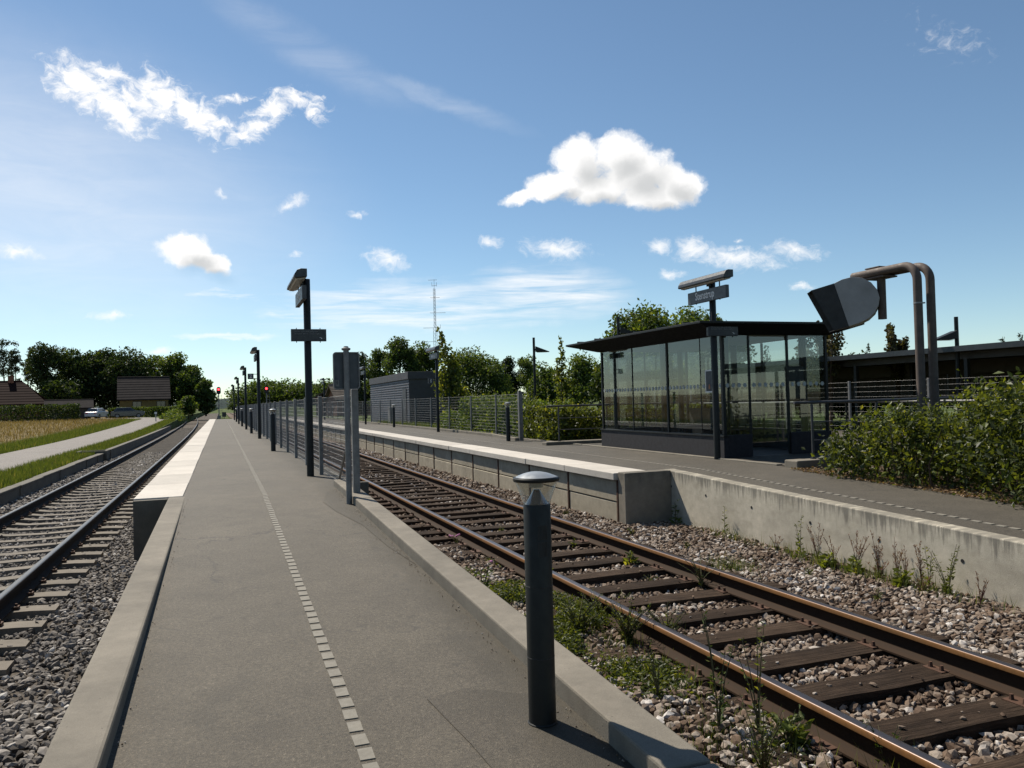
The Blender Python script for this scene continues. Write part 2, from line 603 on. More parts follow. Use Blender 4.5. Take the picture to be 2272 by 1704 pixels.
def m_rail(name, side, top, topr):
    """rolled steel rail: rusted head sides and foot, web darkened by painted head shade, running surface worn by wheels"""
    m, g, b, out, pos = base_mat(name)
    geo = g.new('ShaderNodeNewGeometry')
    s = g.new('ShaderNodeSeparateXYZ')
    g.l.new(geo.outputs['Normal'], s.inputs[0])
    sp = g.new('ShaderNodeSeparateXYZ')
    g.l.new(pos, sp.inputs[0])
    up = g.math('MULTIPLY', g.maprange(s.outputs[2], 0.62, 0.85), g.maprange(sp.outputs[2], -0.012, -0.005))
    n = g.noise(g.mapping(pos, scale=(3.0, 0.5, 3.0)), 3.0, 6.0, 0.65)
    n2 = g.noise(pos, 40.0, 4.0, 0.7)
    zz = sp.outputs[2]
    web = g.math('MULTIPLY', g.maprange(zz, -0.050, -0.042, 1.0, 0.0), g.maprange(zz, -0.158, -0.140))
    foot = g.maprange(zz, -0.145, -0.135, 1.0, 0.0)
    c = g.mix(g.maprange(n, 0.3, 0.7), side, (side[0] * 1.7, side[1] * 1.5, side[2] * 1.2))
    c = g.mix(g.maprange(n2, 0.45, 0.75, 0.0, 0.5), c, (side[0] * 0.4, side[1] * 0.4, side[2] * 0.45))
    c = g.mix(g.math('MULTIPLY', web, 0.85), c, (0.014, 0.010, 0.008))  # shade of the overhanging head, painted into the web colour
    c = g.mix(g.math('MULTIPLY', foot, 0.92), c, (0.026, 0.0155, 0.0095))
    c = g.mix(up, c, top)
    g.l.new(c, b.inputs['Base Color'])
    g.l.new(g.math('MULTIPLY', up, 0.85), b.inputs['Metallic'])
    g.l.new(g.maprange(up, 0, 1, 0.85, topr), b.inputs['Roughness'])
    b.inputs['Specular IOR Level'].default_value = 0.2
    bump(g, b, n2, 0.25, 0.002)
    return m


def m_tint(name, stops, rough=0.8, transl=0.0, spec=0.3, fine=0.0, bumpy=0.0, tcol=None):
    """many small pieces in one mesh: each piece picks its own colour by its stored tint"""
    m, g, b, out, pos = base_mat(name)
    a = g.new('ShaderNodeAttribute', attribute_name='tint').outputs['Fac']
    c = g.ramp(a, stops)
    if fine:
        n = g.noise(pos, fine, 3.0, 0.7)
        c = g.mix(1.0, c, g.maprange(n, 0.3, 0.7, 0.7, 1.25), 'MULTIPLY')
        if bumpy:
            bump(g, b, n, bumpy, 0.004)
    g.l.new(c, b.inputs['Base Color'])
    b.inputs['Roughness'].default_value = rough
    b.inputs['Specular IOR Level'].default_value = spec
    if transl:
        t = g.new('ShaderNodeBsdfTranslucent')
        tc = g.mix(1.0, c, tcol or (1.5, 1.35, 0.5), 'MULTIPLY')
        g.l.new(tc, t.inputs[0])
        mx = g.new('ShaderNodeMixShader')
        mx.inputs[0].default_value = transl
        g.l.new(b.outputs[0], mx.inputs[1])
        g.l.new(t.outputs[0], mx.inputs[2])
        g.l.new(mx.outputs[0], out.inputs[0])
    return m


def m_glass(name, tint=(0.78, 0.85, 0.83), refl=1.0, dirt=0.02):
    """thin sheet glass: tinted see-through with a Fresnel reflection and a little dust"""
    m = bpy.data.materials.new(name)
    m.use_nodes = True
    g = NT(m.node_tree)
    g.n.clear()
    out = g.new('ShaderNodeOutputMaterial')
    tr = g.new('ShaderNodeBsdfTransparent')
    tr.inputs[0].default_value = (*tint, 1.0)
    gl = g.new('ShaderNodeBsdfGlossy')
    gl.inputs['Roughness'].default_value = 0.015
    gl.inputs[0].default_value = (0.92, 0.95, 0.95, 1)
    geo = g.new('ShaderNodeNewGeometry')
    ca = g.math('ABSOLUTE', g.vmath('DOT_PRODUCT', geo.outputs['Normal'], geo.outputs['Incoming'], out=1))
    f = g.math('ADD', 0.07, g.math('MULTIPLY', g.math('POWER', g.math('SUBTRACT', 1.0, ca), 5.0), 0.93))
    f = g.math('MULTIPLY', f, refl, clamp=True)
    m1 = g.new('ShaderNodeMixShader')
    g.l.new(f, m1.inputs[0])
    g.l.new(tr.outputs[0], m1.inputs[1])
    g.l.new(gl.outputs[0], m1.inputs[2])
    df = g.new('ShaderNodeBsdfDiffuse')
    df.inputs[0].default_value = (0.55, 0.56, 0.55, 1)
    pos = g.new('ShaderNodeNewGeometry').outputs['Position']
    dn = g.maprange(g.noise(g.mapping(pos, scale=(1, 1, 0.4)), 3.0, 5.0), 0.35, 0.8, 0.0, dirt * 2.5)
    m2 = g.new('ShaderNodeMixShader')
    g.l.new(dn, m2.inputs[0])
    g.l.new(m1.outputs[0], m2.inputs[1])
    g.l.new(df.outputs[0], m2.inputs[2])
    g.l.new(m2.outputs[0], out.inputs[0])
    return m


def m_ground(name):
    """meadow: straw coloured where it is dry, green along the verges"""
    m, g, b, out, pos = base_mat(name)
    s = g.new('ShaderNodeSeparateXYZ')
    g.l.new(pos, s.inputs[0])
    n0 = g.noise(pos, 0.06, 5.0, 0.6, 0.4)
    n1 = g.noise(g.mapping(pos, scale=(1.0, 0.35, 1.0)), 0.9, 5.0, 0.65)
    n2 = g.noise(pos, 14.0, 4.0, 0.7)
    straw = g.mix(g.maprange(n1, 0.3, 0.7), (0.17, 0.125, 0.062), (0.27, 0.205, 0.11))
    green = g.mix(g.maprange(n1, 0.3, 0.7), (0.05, 0.072, 0.02), (0.105, 0.135, 0.036))
    edge = g.math('ADD', s.outputs[0], g.math('MULTIPLY', g.math('SUBTRACT', n0, 0.5), 6.0))
    f = g.math('MULTIPLY', g.maprange(edge, -12.5, -10.2, 1.0, 0.0), g.maprange(n1, 0.25, 0.5, 0.45, 1.0))
    c = g.mix(f, green, straw)
    c = g.mix(1.0, c, g.maprange(n2, 0.3, 0.7, 0.6, 1.3), 'MULTIPLY')
    g.l.new(c, b.inputs['Base Color'])
    b.inputs['Roughness'].default_value = 0.95
    b.inputs['Specular IOR Level'].default_value = 0.1
    bump(g, b, n2, 0.8, 0.05)
    return m


def m_tiles(name, col, sc=(3.2, 3.0), var=0.25):
    """rows of roof tiles seen from far off"""
    m, g, b, out, pos = base_mat(name)
    n = g.noise(pos, 1.2, 5.0, 0.65)
    n2 = g.noise(pos, 9.0, 3.0, 0.7)
    c = g.vmath('SCALE', col, None)
    g.l.new(g.math('MULTIPLY', g.maprange(n, 0.3, 0.7, 1 - var, 1 + var), g.maprange(n2, 0.3, 0.7, 0.8, 1.2)), c.node.inputs['Scale'])
    g.l.new(c, b.inputs['Base Color'])
    b.inputs['Roughness'].default_value = 0.9
    b.inputs['Specular IOR Level'].default_value = 0.08
    return m


def m_emit(name, col, st):
    m, g, b, out, pos = base_mat(name)
    e = g.new('ShaderNodeEmission')
    e.inputs[0].default_value = (*col, 1)
    e.inputs[1].default_value = st
    g.l.new(e.outputs[0], out.inputs[0])
    return m


def m_slab(name, col):
    """painted precast edge slab: each slab a little different, scuffed and dirty in patches"""
    m, g, b, out, pos = base_mat(name)
    rnd = g.new('ShaderNodeObjectInfo').outputs['Random']
    n = g.noise(pos, 1.6, 6.0, 0.65, 0.4)
    n2 = g.noise(pos, 22.0, 4.0, 0.7)
    k = g.math('MULTIPLY', g.maprange(rnd, 0, 1, 0.86, 1.05), g.maprange(n, 0.35, 0.7, 1.04, 0.86))
    k = g.math('MULTIPLY', k, g.maprange(n2, 0.3, 0.7, 0.93, 1.05))
    c = g.vmath('SCALE', col, None)
    g.l.new(k, c.node.inputs['Scale'])
    sc_ = g.noise(g.mapping(pos, scale=(3.0, 0.8, 1.0)), 7.0, 5.0, 0.7)
    cc = g.mix(g.maprange(sc_, 0.60, 0.74, 0.0, 0.4), c, (0.16, 0.145, 0.12))
    g.l.new(cc, b.inputs['Base Color'])
    b.inputs['Roughness'].default_value = 0.85
    bump(g, b, g.noise(pos, 120.0, 3.0, 0.7), 0.3, 0.003)
    return m


T = {}
T['asphalt'] = m_asphalt('asphalt', (0.093, 0.079, 0.059), 0.24, (1.05, 1.55))
T['asphalt2'] = m_asphalt('asphalt_old', (0.086, 0.075, 0.059), 0.24)
T['patch'] = m_asphalt('asphalt_patch', (0.084, 0.071, 0.053), 0.3, (0.9, 1.45))
T['lane'] = m_asphalt('lane_asphalt', (0.155, 0.135, 0.118), 0.15)
T['tile'] = M('pale_paver', (0.21, 0.192, 0.158), 0.85, var=0.18, vs=14, bs=0.3, bsc=160)
T['slab'] = m_slab('white_edge_slab', (0.56, 0.515, 0.455))
T['kerb'] = m_concrete('kerb_concrete', (0.215, 0.19, 0.152), 0.6)
T['wall'] = m_concrete('ramp_wall_concrete', (0.60, 0.54, 0.43), 0.5, (0.57, 0.0355, 11.2, 0.34))
T['panel'] = m_concrete('panel_concrete', (0.41, 0.36, 0.27), 0.5, (0.43, 0.0, 0.0, 0.10))
T['oldwall'] = m_concrete('old_wall_concrete', (0.14, 0.125, 0.10), 0.6)
T['dirt'] = M('ballast_bed', (0.10, 0.085, 0.07), 0.95, var=0.5, vs=30, bs=1.0, bsc=45, spec=0.1)
T['grit'] = M('grit_bed', (0.15, 0.115, 0.09), 0.95, var=0.55, vs=24, bs=1.0, bsc=40, spec=0.1)
T['stone_l'] = m_tint('grey_ballast', [(0.0, (0.06, 0.05, 0.042)), (0.35, (0.16, 0.142, 0.125)), (0.7, (0.25, 0.225, 0.20)), (0.93, (0.34, 0.31, 0.28)), (1.0, (0.55, 0.52, 0.48))], 0.85, fine=50.0, bumpy=0.5)
T['stone_r'] = m_tint('tan_ballast', [(0.0, (0.070, 0.043, 0.028)), (0.3, (0.150, 0.098, 0.064)), (0.55, (0.235, 0.178, 0.134)), (0.8, (0.33, 0.28, 0.235)), (0.95, (0.48, 0.43, 0.385)), (1.0, (0.58, 0.54, 0.5))], 0.85, fine=50.0, bumpy=0.5)
T['timber'] = m_timber('sleeper_timber')
T['csleeper'] = m_concrete('sleeper_concrete', (0.19, 0.162, 0.128), 0.5)
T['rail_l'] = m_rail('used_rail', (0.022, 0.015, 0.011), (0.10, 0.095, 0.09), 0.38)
T['rail_r'] = m_rail('rusty_rail', (0.145, 0.074, 0.027), (0.15, 0.12, 0.11), 0.34)
T['rust'] = M('rusty_steel', (0.085, 0.04, 0.022), 0.8, 0.2, 0.5, 20, 0.4, 60)
T['post'] = M('dark_painted_steel', (0.0088, 0.0098, 0.0092), 0.5, 0.0, 0.25, 9.0, 0.06, 90, spec=0.32)
T['railgrey'] = M('handrail_grey', (0.07, 0.07, 0.072), 0.55, 0.2, 0.25, 9.0)
T['alu'] = M('lamp_housing', (0.055, 0.06, 0.065), 0.42, 0.6, 0.2, 6)
T['galv'] = M('galvanised_steel', (0.20, 0.197, 0.195), 0.55, 0.25, 0.3, 12.0)
T['wire'] = M('galvanised_wire', (0.30, 0.295, 0.29), 0.55, 0.25, 0.3, 8.0)
T['capgrey'] = M('cap_grey', (0.28, 0.30, 0.32), 0.4, 0.3, 0.1)
T['cone'] = M('satin_aluminium', (0.62, 0.64, 0.66), 0.25, 0.9, 0.08)
T['glass'] = m_glass('shelter_glass', (0.70, 0.745, 0.73), 1.25, 0.010)
T['clear'] = m_glass('lamp_glass', (0.84, 0.84, 0.80), 1.5, 0.10)
T['diff'] = M('lamp_diffuser', (0.42, 0.39, 0.33), 0.35, 0, 0.2, 25)
T['navy'] = M('sign_dark', (0.017, 0.019, 0.027), 0.4, 0, 0.1)
T['signgrey'] = M('sign_grey', (0.055, 0.058, 0.068), 0.45, 0, 0.1)
T['white'] = M('white_lettering', (0.78, 0.78, 0.78), 0.6, 0, 0.04)
T['faint'] = M('faded_lettering', (0.16, 0.165, 0.175), 0.6, 0, 0.05)
T['black'] = M('black_rubber', (0.01, 0.01, 0.011), 0.6, 0, 0.1)
T['shelt'] = M('anthracite_cladding', (0.0125, 0.011, 0.0145), 0.75, 0.0, 0.18, 4.0)
T['roofdk'] = M('dark_roof_felt', (0.005, 0.005, 0.006), 0.8, 0, 0.2, 5, spec=0.15)
T['soffit'] = M('soffit_white', (0.34, 0.33, 0.31), 0.7, 0, 0.1)
T['pipe'] = M('weathered_pipe', (0.105, 0.078, 0.064), 0.72, 0.05, 0.35, 5.0, 0.15, 60)
T['hoodlt'] = M('hood_grey', (0.33, 0.32, 0.315), 0.6, 0.1, 0.2, 3.0)
T['hooddk'] = M('hood_dark', (0.014, 0.0145, 0.015), 0.6, 0.0, 0.2, 3.0)
T['canopy'] = M('canopy_metal', (0.05, 0.048, 0.05), 0.6, 0.0, 0.2, 2.0)
T['canopylt'] = M('canopy_ceiling', (0.10, 0.085, 0.075), 0.7, 0, 0.15, 2.0)
T['hut'] = M('hut_cladding', (0.055, 0.054, 0.062), 0.6, 0.0, 0.15, 1.5)
T['brick'] = M('red_brick', (0.20, 0.085, 0.05), 0.85, 0, 0.35, 5.0)
T['yellow'] = M('yellow_render', (0.17, 0.12, 0.04), 0.9, 0, 0.2, 2.0)
T['tile_br'] = m_tiles('brown_roof_tiles', (0.033, 0.028, 0.028))
T['tile_rd'] = m_tiles('red_roof_tiles', (0.024, 0.012, 0.010))
T['tile_gy'] = m_tiles('grey_roof_tiles', (0.13, 0.11, 0.095))
T['timberw'] = M('grey_boards', (0.10, 0.085, 0.072), 0.85, 0, 0.3, 4.0)
T['trim'] = M('pale_trim', (0.5, 0.47, 0.42), 0.7, 0, 0.12)
T['pane'] = M('dark_pane', (0.012, 0.014, 0.016), 0.08, 0, 0.05, spec=0.8)
T['carw'] = M('white_car_paint', (0.62, 0.66, 0.72), 0.15, 0.1, 0.03, spec=0.9)
T['carg'] = M('dark_car_paint', (0.05, 0.055, 0.065), 0.2, 0.3, 0.03, spec=0.9)
T['tyre'] = M('tyre_rubber', (0.012, 0.012, 0.012), 0.85)
T['redlens'] = M('red_lens', (0.45, 0.02, 0.015), 0.2)
T['redlight'] = m_emit('red_signal_light', (1.0, 0.035, 0.045), 5.5)
T['bark'] = M('bark', (0.085, 0.062, 0.048), 0.95, 0, 0.4, 14.0, 0.8, 30, 0.1)
T['pinebark'] = M('pine_bark', (0.17, 0.085, 0.055), 0.95, 0, 0.4, 6.0, 0.8, 20, 0.1)
T['twig'] = M('twig', (0.09, 0.055, 0.035), 0.9, 0, 0.3, 30.0)
T['stem'] = M('weed_stem', (0.10, 0.09, 0.035), 0.8, 0, 0.4, 20.0)
T['redstem'] = M('dry_red_stem', (0.17, 0.075, 0.05), 0.85, 0, 0.4, 20.0)
T['ground'] = m_ground('meadow')
GREEN = lambda k, y=0.0: [(0.0, (0.010 * k, 0.020 * k, 0.008 * k)), (0.5, ((0.036 + y) * k, 0.060 * k, 0.014 * k)), (0.85, ((0.078 + y) * k, 0.112 * k, 0.020 * k)), (1.0, ((0.14 + y) * k, 0.155 * k, 0.028 * k))]
T['leaf_dark'] = m_tint('dark_foliage', GREEN(1.25), 0.7, 0.30)
T['leaf_mid'] = m_tint('mid_foliage', GREEN(1.75), 0.6, 0.42)
T['leaf_light'] = m_tint('light_foliage', GREEN(1.95, 0.012), 0.55, 0.48)
T['leaf_hedge'] = m_tint('hedge_foliage', GREEN(1.5, 0.010), 0.5, 0.45, 0.35)
T['leaf_needle'] = m_tint('needle_foliage', [(0.0, (0.018, 0.032, 0.018)), (0.6, (0.045, 0.070, 0.034)), (1.0, (0.09, 0.11, 0.05))], 0.7, 0.15)
T['leaf_brown'] = m_tint('brownish_foliage', [(0.0, (0.03, 0.026, 0.014)), (0.5, (0.07, 0.062, 0.026)), (1.0, (0.11, 0.12, 0.035))], 0.6, 0.35)
T['litter'] = m_tint('leaf_litter', [(0.0, (0.08, 0.045, 0.025)), (0.5, (0.2, 0.125, 0.07)), (0.85, (0.33, 0.24, 0.16)), (1.0, (0.1, 0.15, 0.03))], 0.8, 0.2)
T['grass'] = m_tint('grass_blades', [(0.0, (0.045, 0.068, 0.018)), (0.5, (0.092, 0.128, 0.030)), (0.9, (0.15, 0.175, 0.05)), (1.0, (0.28, 0.23, 0.10))], 0.7, 0.4)
T['straw'] = m_tint('straw_grass', [(0.0, (0.10, 0.08, 0.036)), (0.5, (0.21, 0.16, 0.082)), (1.0, (0.31, 0.25, 0.14))], 0.8, 0.3)
T['flower'] = M('pink_flower', (0.42, 0.13, 0.32), 0.7, 0, 0.2)
T['seedhead'] = m_tint('dry_seedhead', [(0.0, (0.14, 0.065, 0.045)), (0.6, (0.26, 0.15, 0.11)), (1.0, (0.33, 0.24, 0.17))], 0.9, 0.3)
T['hill'] = M('wooded_hill', (0.030, 0.045, 0.04), 0.95, 0, 0.4, 0.02, spec=0.05)


# ------------------------------------------------------------------ ground and setting
def sst(a, b, x):
    t = min(1.0, max(0.0, (x - a) / (b - a)))
    return t * t * (3 - 2 * t)


def left_z(y):
    return 0.02 + 0.72 * sst(45, 125, y) + 2.0 * sst(200, 900, y)


def ramp_l(y):
    return min(0.55, 0.55 - 0.033 * (11.6 - y))


def ramp_r(y):
    return min(0.55, 0.55 - 0.0355 * (11.0 - y))


def ground_z(x, y):
    if x <= -4.65:
        return left_z(y) + 0.12 * math.sin(x * 0.11) * math.sin(y * 0.07) * sst(-12, -30, x)
    if x >= 8.75:
        return min(0.47, ramp_r(y) - 0.06) if y < 110 else 0.47 + 1.2 * sst(200, 900, y)
    return -0.5 if y < 320 else -0.1


def grid_axis(lo, hi, fine):
    return sorted(set([lo, hi] + list(fine)))


XS = [-2500, -1500, -900, -500, -300, -200, -140, -100, -80, -64, -52, -42, -34, -28, -23, -19, -16, -13.5, -11.5, -10, -8.7, -7.6, -6.5, -5.6, -4.9, -4.66,
      -4.55, -2, 0, 2, 5, 8.6, 8.76, 10, 12, 15, 18, 22, 28, 36, 46, 60, 80, 110, 150, 220, 320, 500, 900, 1500, 2500]
YS = [-400, -150, -60, -25, -12, -6, -3, 0, 2, 4, 6, 8, 10, 12, 15, 18, 22, 26, 30, 35, 40, 46, 52, 60, 68, 76, 85, 95, 105, 115, 126, 138, 150, 170, 200, 240, 300, 330, 400, 520, 700, 1000, 1500, 2200, 3200]
gv = [(x, y, ground_z(x, y)) for y in YS for x in XS]
nx = len(XS)
gf = [(j * nx + i, j * nx + i + 1, (j + 1) * nx + i + 1, (j + 1) * nx + i) for j in range(len(YS) - 1) for i in range(nx - 1)]
gm = MB()
gm.v, gm.f = gv, gf
tag(gm.build('ground', T['ground']), kind='structure')

# distant wooded ridge
hm = MB()
rr = random.Random(5)
for k in range(60):
    x0 = -900 + k * 40
    x1 = x0 + 40
    pr = lambda x: 16 + 9 * math.sin(x * 0.004 + 1.0) + 5 * math.sin(x * 0.013)
    y0 = 1900
    hm.add([(x0, y0, 0), (x1, y0, 0), (x1, y0 + 160, pr(x1)), (x0, y0 + 160, pr(x0)), (x1, y0 + 500, 0), (x0, y0 + 500, 0)], [(0, 1, 2, 3), (3, 2, 4, 5)])
tag(hm.build('hills', T['hill'], smooth=True), kind='structure')

# ballast beds under both tracks
for nm, x0, x1, mt in (('ballast_bed', -4.46, -0.70, 'dirt'), ('ballast_bed', 1.70, 6.68, 'grit')):
    b = MB()
    ys = [-6, 0, 3, 6, 9, 12, 16, 20, 26, 34, 45, 60, 80, 110, 150, 200, 260, 320]
    rb = random.Random(3)
    cols = [x0, x0 + 0.5, (x0 + x1) / 2, x1 - 0.5, x1]
    vs = []
    for y in ys:
        for i, x in enumerate(cols):
            z = -0.262 + rb.uniform(-0.012, 0.012)
            if y > 95:
                z += 0.03
            vs.append((x, y, z))
    fs = [(j * 5 + i, j * 5 + i + 1, (j + 1) * 5 + i + 1, (j + 1) * 5 + i) for j in range(len(ys) - 1) for i in range(4)]
    b.add(vs, fs)
    tag(b.build(nm, T[mt]), kind='structure')

# ------------------------------------------------------------------ island platform (platform 2)
# asphalt sheet of the ramp and of the level platform
a = MB()
ys = [-2.0, 0, 2, 4, 6, 8, 10, 11.6, 11.9]
a.add([(x, y, ramp_l(y)) for y in ys for x in (-0.50, 1.56)], [(2 * j, 2 * j + 1, 2 * j + 3, 2 * j + 2) for j in range(len(ys) - 1)])
a.add([(-0.50, 11.9, 0.55), (1.78, 11.9, 0.55), (1.78, 91.0, 0.55), (-0.50, 91.0, 0.55)], [(0, 1, 2, 3)])
island = a.build('platform', T['asphalt'])
tag(island, kind='structure')
# side walls below the platform surface
w = MB()
w.box(-1.04, -0.505, 11.92, 91.0, -0.5, 0.425)
w.box(1.785, 1.90, 11.95, 91.0, -0.5, 0.56)
w.box(-1.04, 1.90, 91.0, 91.12, -0.5, 0.535)
w.build('platform_wall', T['panel'], island)
# end blocks that face the ramp
e = MB()
e.box(-1.115, -0.69, 11.69, 11.792, -0.5, 0.538)
e.box(-0.688, -0.50, 11.782, 11.795, -0.5, 0.535)
e.build('end_block', T['oldwall'], island, bevel=0.008)
e = MB()
e.box(1.79, 2.03, 11.80, 11.93, -0.5, 0.60)
e.build('end_block', T['oldwall'], island, bevel=0.01)
# white edge slabs, one by one
sl = MB()
sl.box(-0.307, 0.307, 0.009, 1.991, -0.125, 0.0)
slm = sl.mesh('edge_slab', T['slab'])
rs = random.Random(11)
y = 11.80
while y < 90:
    o = bpy.data.objects.new('edge_slab', slm)
    link(o, island)
    o.location = (-0.812 + rs.uniform(-0.004, 0.004), y, 0.557 + rs.uniform(-0.003, 0.003))
    bv = o.modifiers.new('bevel', 'BEVEL')
    bv.width = 0.008
    bv.segments = 2
    y += 2.0


def sloped_kerb(parent, x0, x1, y0, y1, zf, zb, mat, name='kerb_stone', bevel=0.012):
    m = MB()
    n = max(1, int((y1 - y0) / 1.5))
    vs = []
    for i in range(n + 1):
        yy = y0 + (y1 - y0) * i / n
        vs += [(x0, yy, zb), (x1, yy, zb), (x1, yy, zf(yy)), (x0, yy, zf(yy))]
    fs = [(0, 1, 2, 3), (4 * n + 3, 4 * n + 2, 4 * n + 1, 4 * n)]
    for i in range(n):
        b0 = 4 * i
        for k in range(4):
            fs.append((b0 + k, b0 + (k + 1) % 4, b0 + 4 + (k + 1) % 4, b0 + 4 + k))
    m.add(vs, fs)
    return m.build(name, mat, parent, bevel=bevel)


# kerbs of the ramp
kerb_l = lambda y: 0.385 + 0.0205 * (y - 3.5)
sloped_kerb(island, -0.685, -0.465, -2.0, 11.775, kerb_l, -0.5, T['kerb'], bevel=0.016)
kr = lambda y: ramp_l(y) + 0.10
sloped_kerb(island, 1.53, 1.735, -2.0, 2.62, kr, -0.5, T['kerb'])
sloped_kerb(island, 1.53, 1.735, 2.635, 9.86, kr, -0.5, T['kerb'])
sloped_kerb(island, 1.535, 1.74, 9.875, 11.93, kr, -0.5, T['kerb'])
# dark repair patch round the bollard
pm = MB()
pp = [(1.5, 0.4), (1.5, 3.62), (1.15, 3.9), (0.92, 3.85), (0.98, 3.3), (1.02, 2.7), (0.86, 2.2), (0.80, 0.5)]
pm.add([(x, yy, ramp_l(yy) + 0.004) for x, yy in pp], [tuple(reversed(range(len(pp))))])
pm.build('repair_patch', T['patch'], island)
pm = MB()
pp = [(1.515, 6.6), (1.515, 11.5), (1.36, 11.3), (1.2, 10.4), (1.26, 9.6), (1.40, 8.6), (1.44, 7.4)]
pm.add([(x, yy, ramp_l(yy) + 0.004) for x, yy in pp], [tuple(range(len(pp)))])
pm.build('repair_patch', T['patch'], island)
# pale guide line of small square pavers
dm = MB()
dm.box(-0.031, 0.031, -0.052, 0.052, -0.02, 0.005)
dmm = dm.mesh('guide_paver', T['tile'])
y = 1.70
cnt = 0
rest = MB()
rp = random.Random(4)
while y < 90:
    if cnt < 110:
        o = bpy.data.objects.new('guide_paver', dmm)
        link(o, island)
        o.location = (0.543 + rp.uniform(-0.003, 0.003), y, ramp_l(y))
        o.rotation_euler = (math.atan(0.033) if y < 11.6 else 0, 0, rp.uniform(-0.03, 0.03))
    else:
        rest.box(0.512, 0.574, y - 0.052, y + 0.052, 0.54, 0.556)
    y += 0.1405
    cnt += 1
tag(rest.build('guide_paver', T['tile'], island), kind='stuff')

# ------------------------------------------------------------------ side platform (platform 1)
a = MB()
ys = [-2.0, 0, 2, 4, 6, 8, 10, 11.0]
a.add([(x, yy, ramp_r(yy)) for yy in ys for x in (6.84, 8.66)], [(2 * j, 2 * j + 1, 2 * j + 3, 2 * j + 2) for j in range(len(ys) - 1)])
a.add([(6.42, 11.0, 0.55), (8.66, 11.0, 0.55), (8.66, 95.0, 0.55), (6.42, 95.0, 0.55)], [(0, 1, 2, 3)])
side = a.build('platform', T['asphalt2'])
tag(side, kind='structure')
# forecourt paving round the shelter
f = MB()
f.add([(8.66, 10.4, 0.555), (19, 10.4, 0.555), (19, 19.2, 0.555), (8.66, 19.2, 0.555)], [(0, 1, 2, 3)])
tag(f.build('pavement', T['asphalt2']), kind='structure')
f = MB()
f.box(8.60, 8.72, 10.9, 95.0, 0.3, 0.575)
f.build('back_kerb', T['kerb'], side, bevel=0.008)
# retaining wall of slotted-in panels between steel posts
yj = [11.25 + 1.93 * k for k in range(44)]
up = MB()
up.box(0.0, 0.07, 0.028, 1.902, 0.098, 0.425)
lo = MB()
lo.box(0.0, 0.07, 0.028, 1.902, -0.45, 0.082)
upm, lom = up.mesh('wall_panel', T['panel']), lo.mesh('wall_panel', T['panel'])
ps = MB()
ps.box(-0.012, 0.05, -0.02, 0.02, -0.5, 0.425)
ps.box(0.05, 0.09, -0.006, 0.006, -0.5, 0.425)
psm = ps.mesh('steel_post', T['rust'])
ss = MB()
ss.box(0.0, 0.645, 0.007, 1.923, -0.115, 0.0)
ssm = ss.mesh('edge_slab', T['slab'])
rs = random.Random(21)
for k, y in enumerate(yj):
    for me in (upm, lom):
        o = bpy.data.objects.new('wall_panel', me)
        link(o, side)
        o.location = (5.855 + rs.uniform(-0.006, 0.006), y, 0)
        bv = o.modifiers.new('bevel', 'BEVEL')
        bv.width = 0.01
        bv.segments = 1
    o = bpy.data.objects.new('steel_post', psm)
    link(o, side)
    o.location = (5.85, y if k else y + 0.03, 0)
    o = bpy.data.objects.new('edge_slab', ssm)
    link(o, side)
    o.location = (5.775 + rs.uniform(-0.005, 0.005), y, 0.557 + rs.uniform(-0.003, 0.003))
    bv = o.modifiers.new('bevel', 'BEVEL')
    bv.width = 0.01
    bv.segments = 2
w = MB()
w.box(5.95, 6.41, 11.3, 95.0, -0.5, 0.40)
w.build('platform_core', T['oldwall'], side)
# end pier and sloping ramp wall, with formwork tie holes
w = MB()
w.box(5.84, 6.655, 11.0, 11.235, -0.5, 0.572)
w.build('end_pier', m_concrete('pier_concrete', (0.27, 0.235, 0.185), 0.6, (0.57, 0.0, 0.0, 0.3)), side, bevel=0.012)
rw = lambda y: 0.572 - 0.0355 * (11.2 - y)
sloped_kerb(side, 6.655, 6.85, -2.0, 11.235, rw, -0.5, T['wall'], 'ramp_wall', 0.012)
sloped_kerb(side, 6.60, 6.86, 11.236, 11.26, lambda y: 0.570, -0.5, T['wall'], 'ramp_wall', 0.004)
f = MB()
f.add([(6.42, yy, -0.235 + 0.012 * math.sin(yy * 5)) for yy in (1.0, 3, 4.6, 5.7)] + [(6.66, yy, -0.225) for yy in (1.0, 3, 4.6, 5.9)], [(0, 4, 5, 1), (1, 5, 6, 2), (2, 6, 7, 3)])
f.build('wall_footing', T['kerb'], side)
hl = MB()
hl.cyl((-0.001, 0, 0), (-0.004, 0, 0), 0.019, 0.019, 10)
hlm = hl.mesh('tie_hole', T['black'])
hc = MB()
hc.lathe([(0.019, 0.0), (0.024, -0.003), (0.026, 0.003), (0.019, 0.004)], 10)
for y, z in ((11.0, 0.32), (10.05, 0.273), (8.98, 0.224), (7.85, 0.172), (6.78, 0.128), (5.75, 0.089), (4.7, 0.05), (3.6, 0.01)):
    o = bpy.data.objects.new('tie_hole', hlm)
    link(o, side)
    o.location = (6.655, y, z)
# dashed guide line
dm = MB()
dm.box(-0.031, 0.031, -0.05, 0.05, -0.02, 0.005)
dmm = dm.mesh('guide_paver', T['tile'])
y, cnt = 3.0, 0
rest = MB()
while y < 94:
    if cnt < 110:
        o = bpy.data.objects.new('guide_paver', dmm)
        link(o, side)
        o.location = (7.26, y, ramp_r(y))
    else:
        rest.box(7.23, 7.29, y - 0.05, y + 0.05, 0.54, 0.555)
    y += 0.1405
    cnt += 1
tag(rest.build('guide_paver', T['tile'], side), kind='stuff')

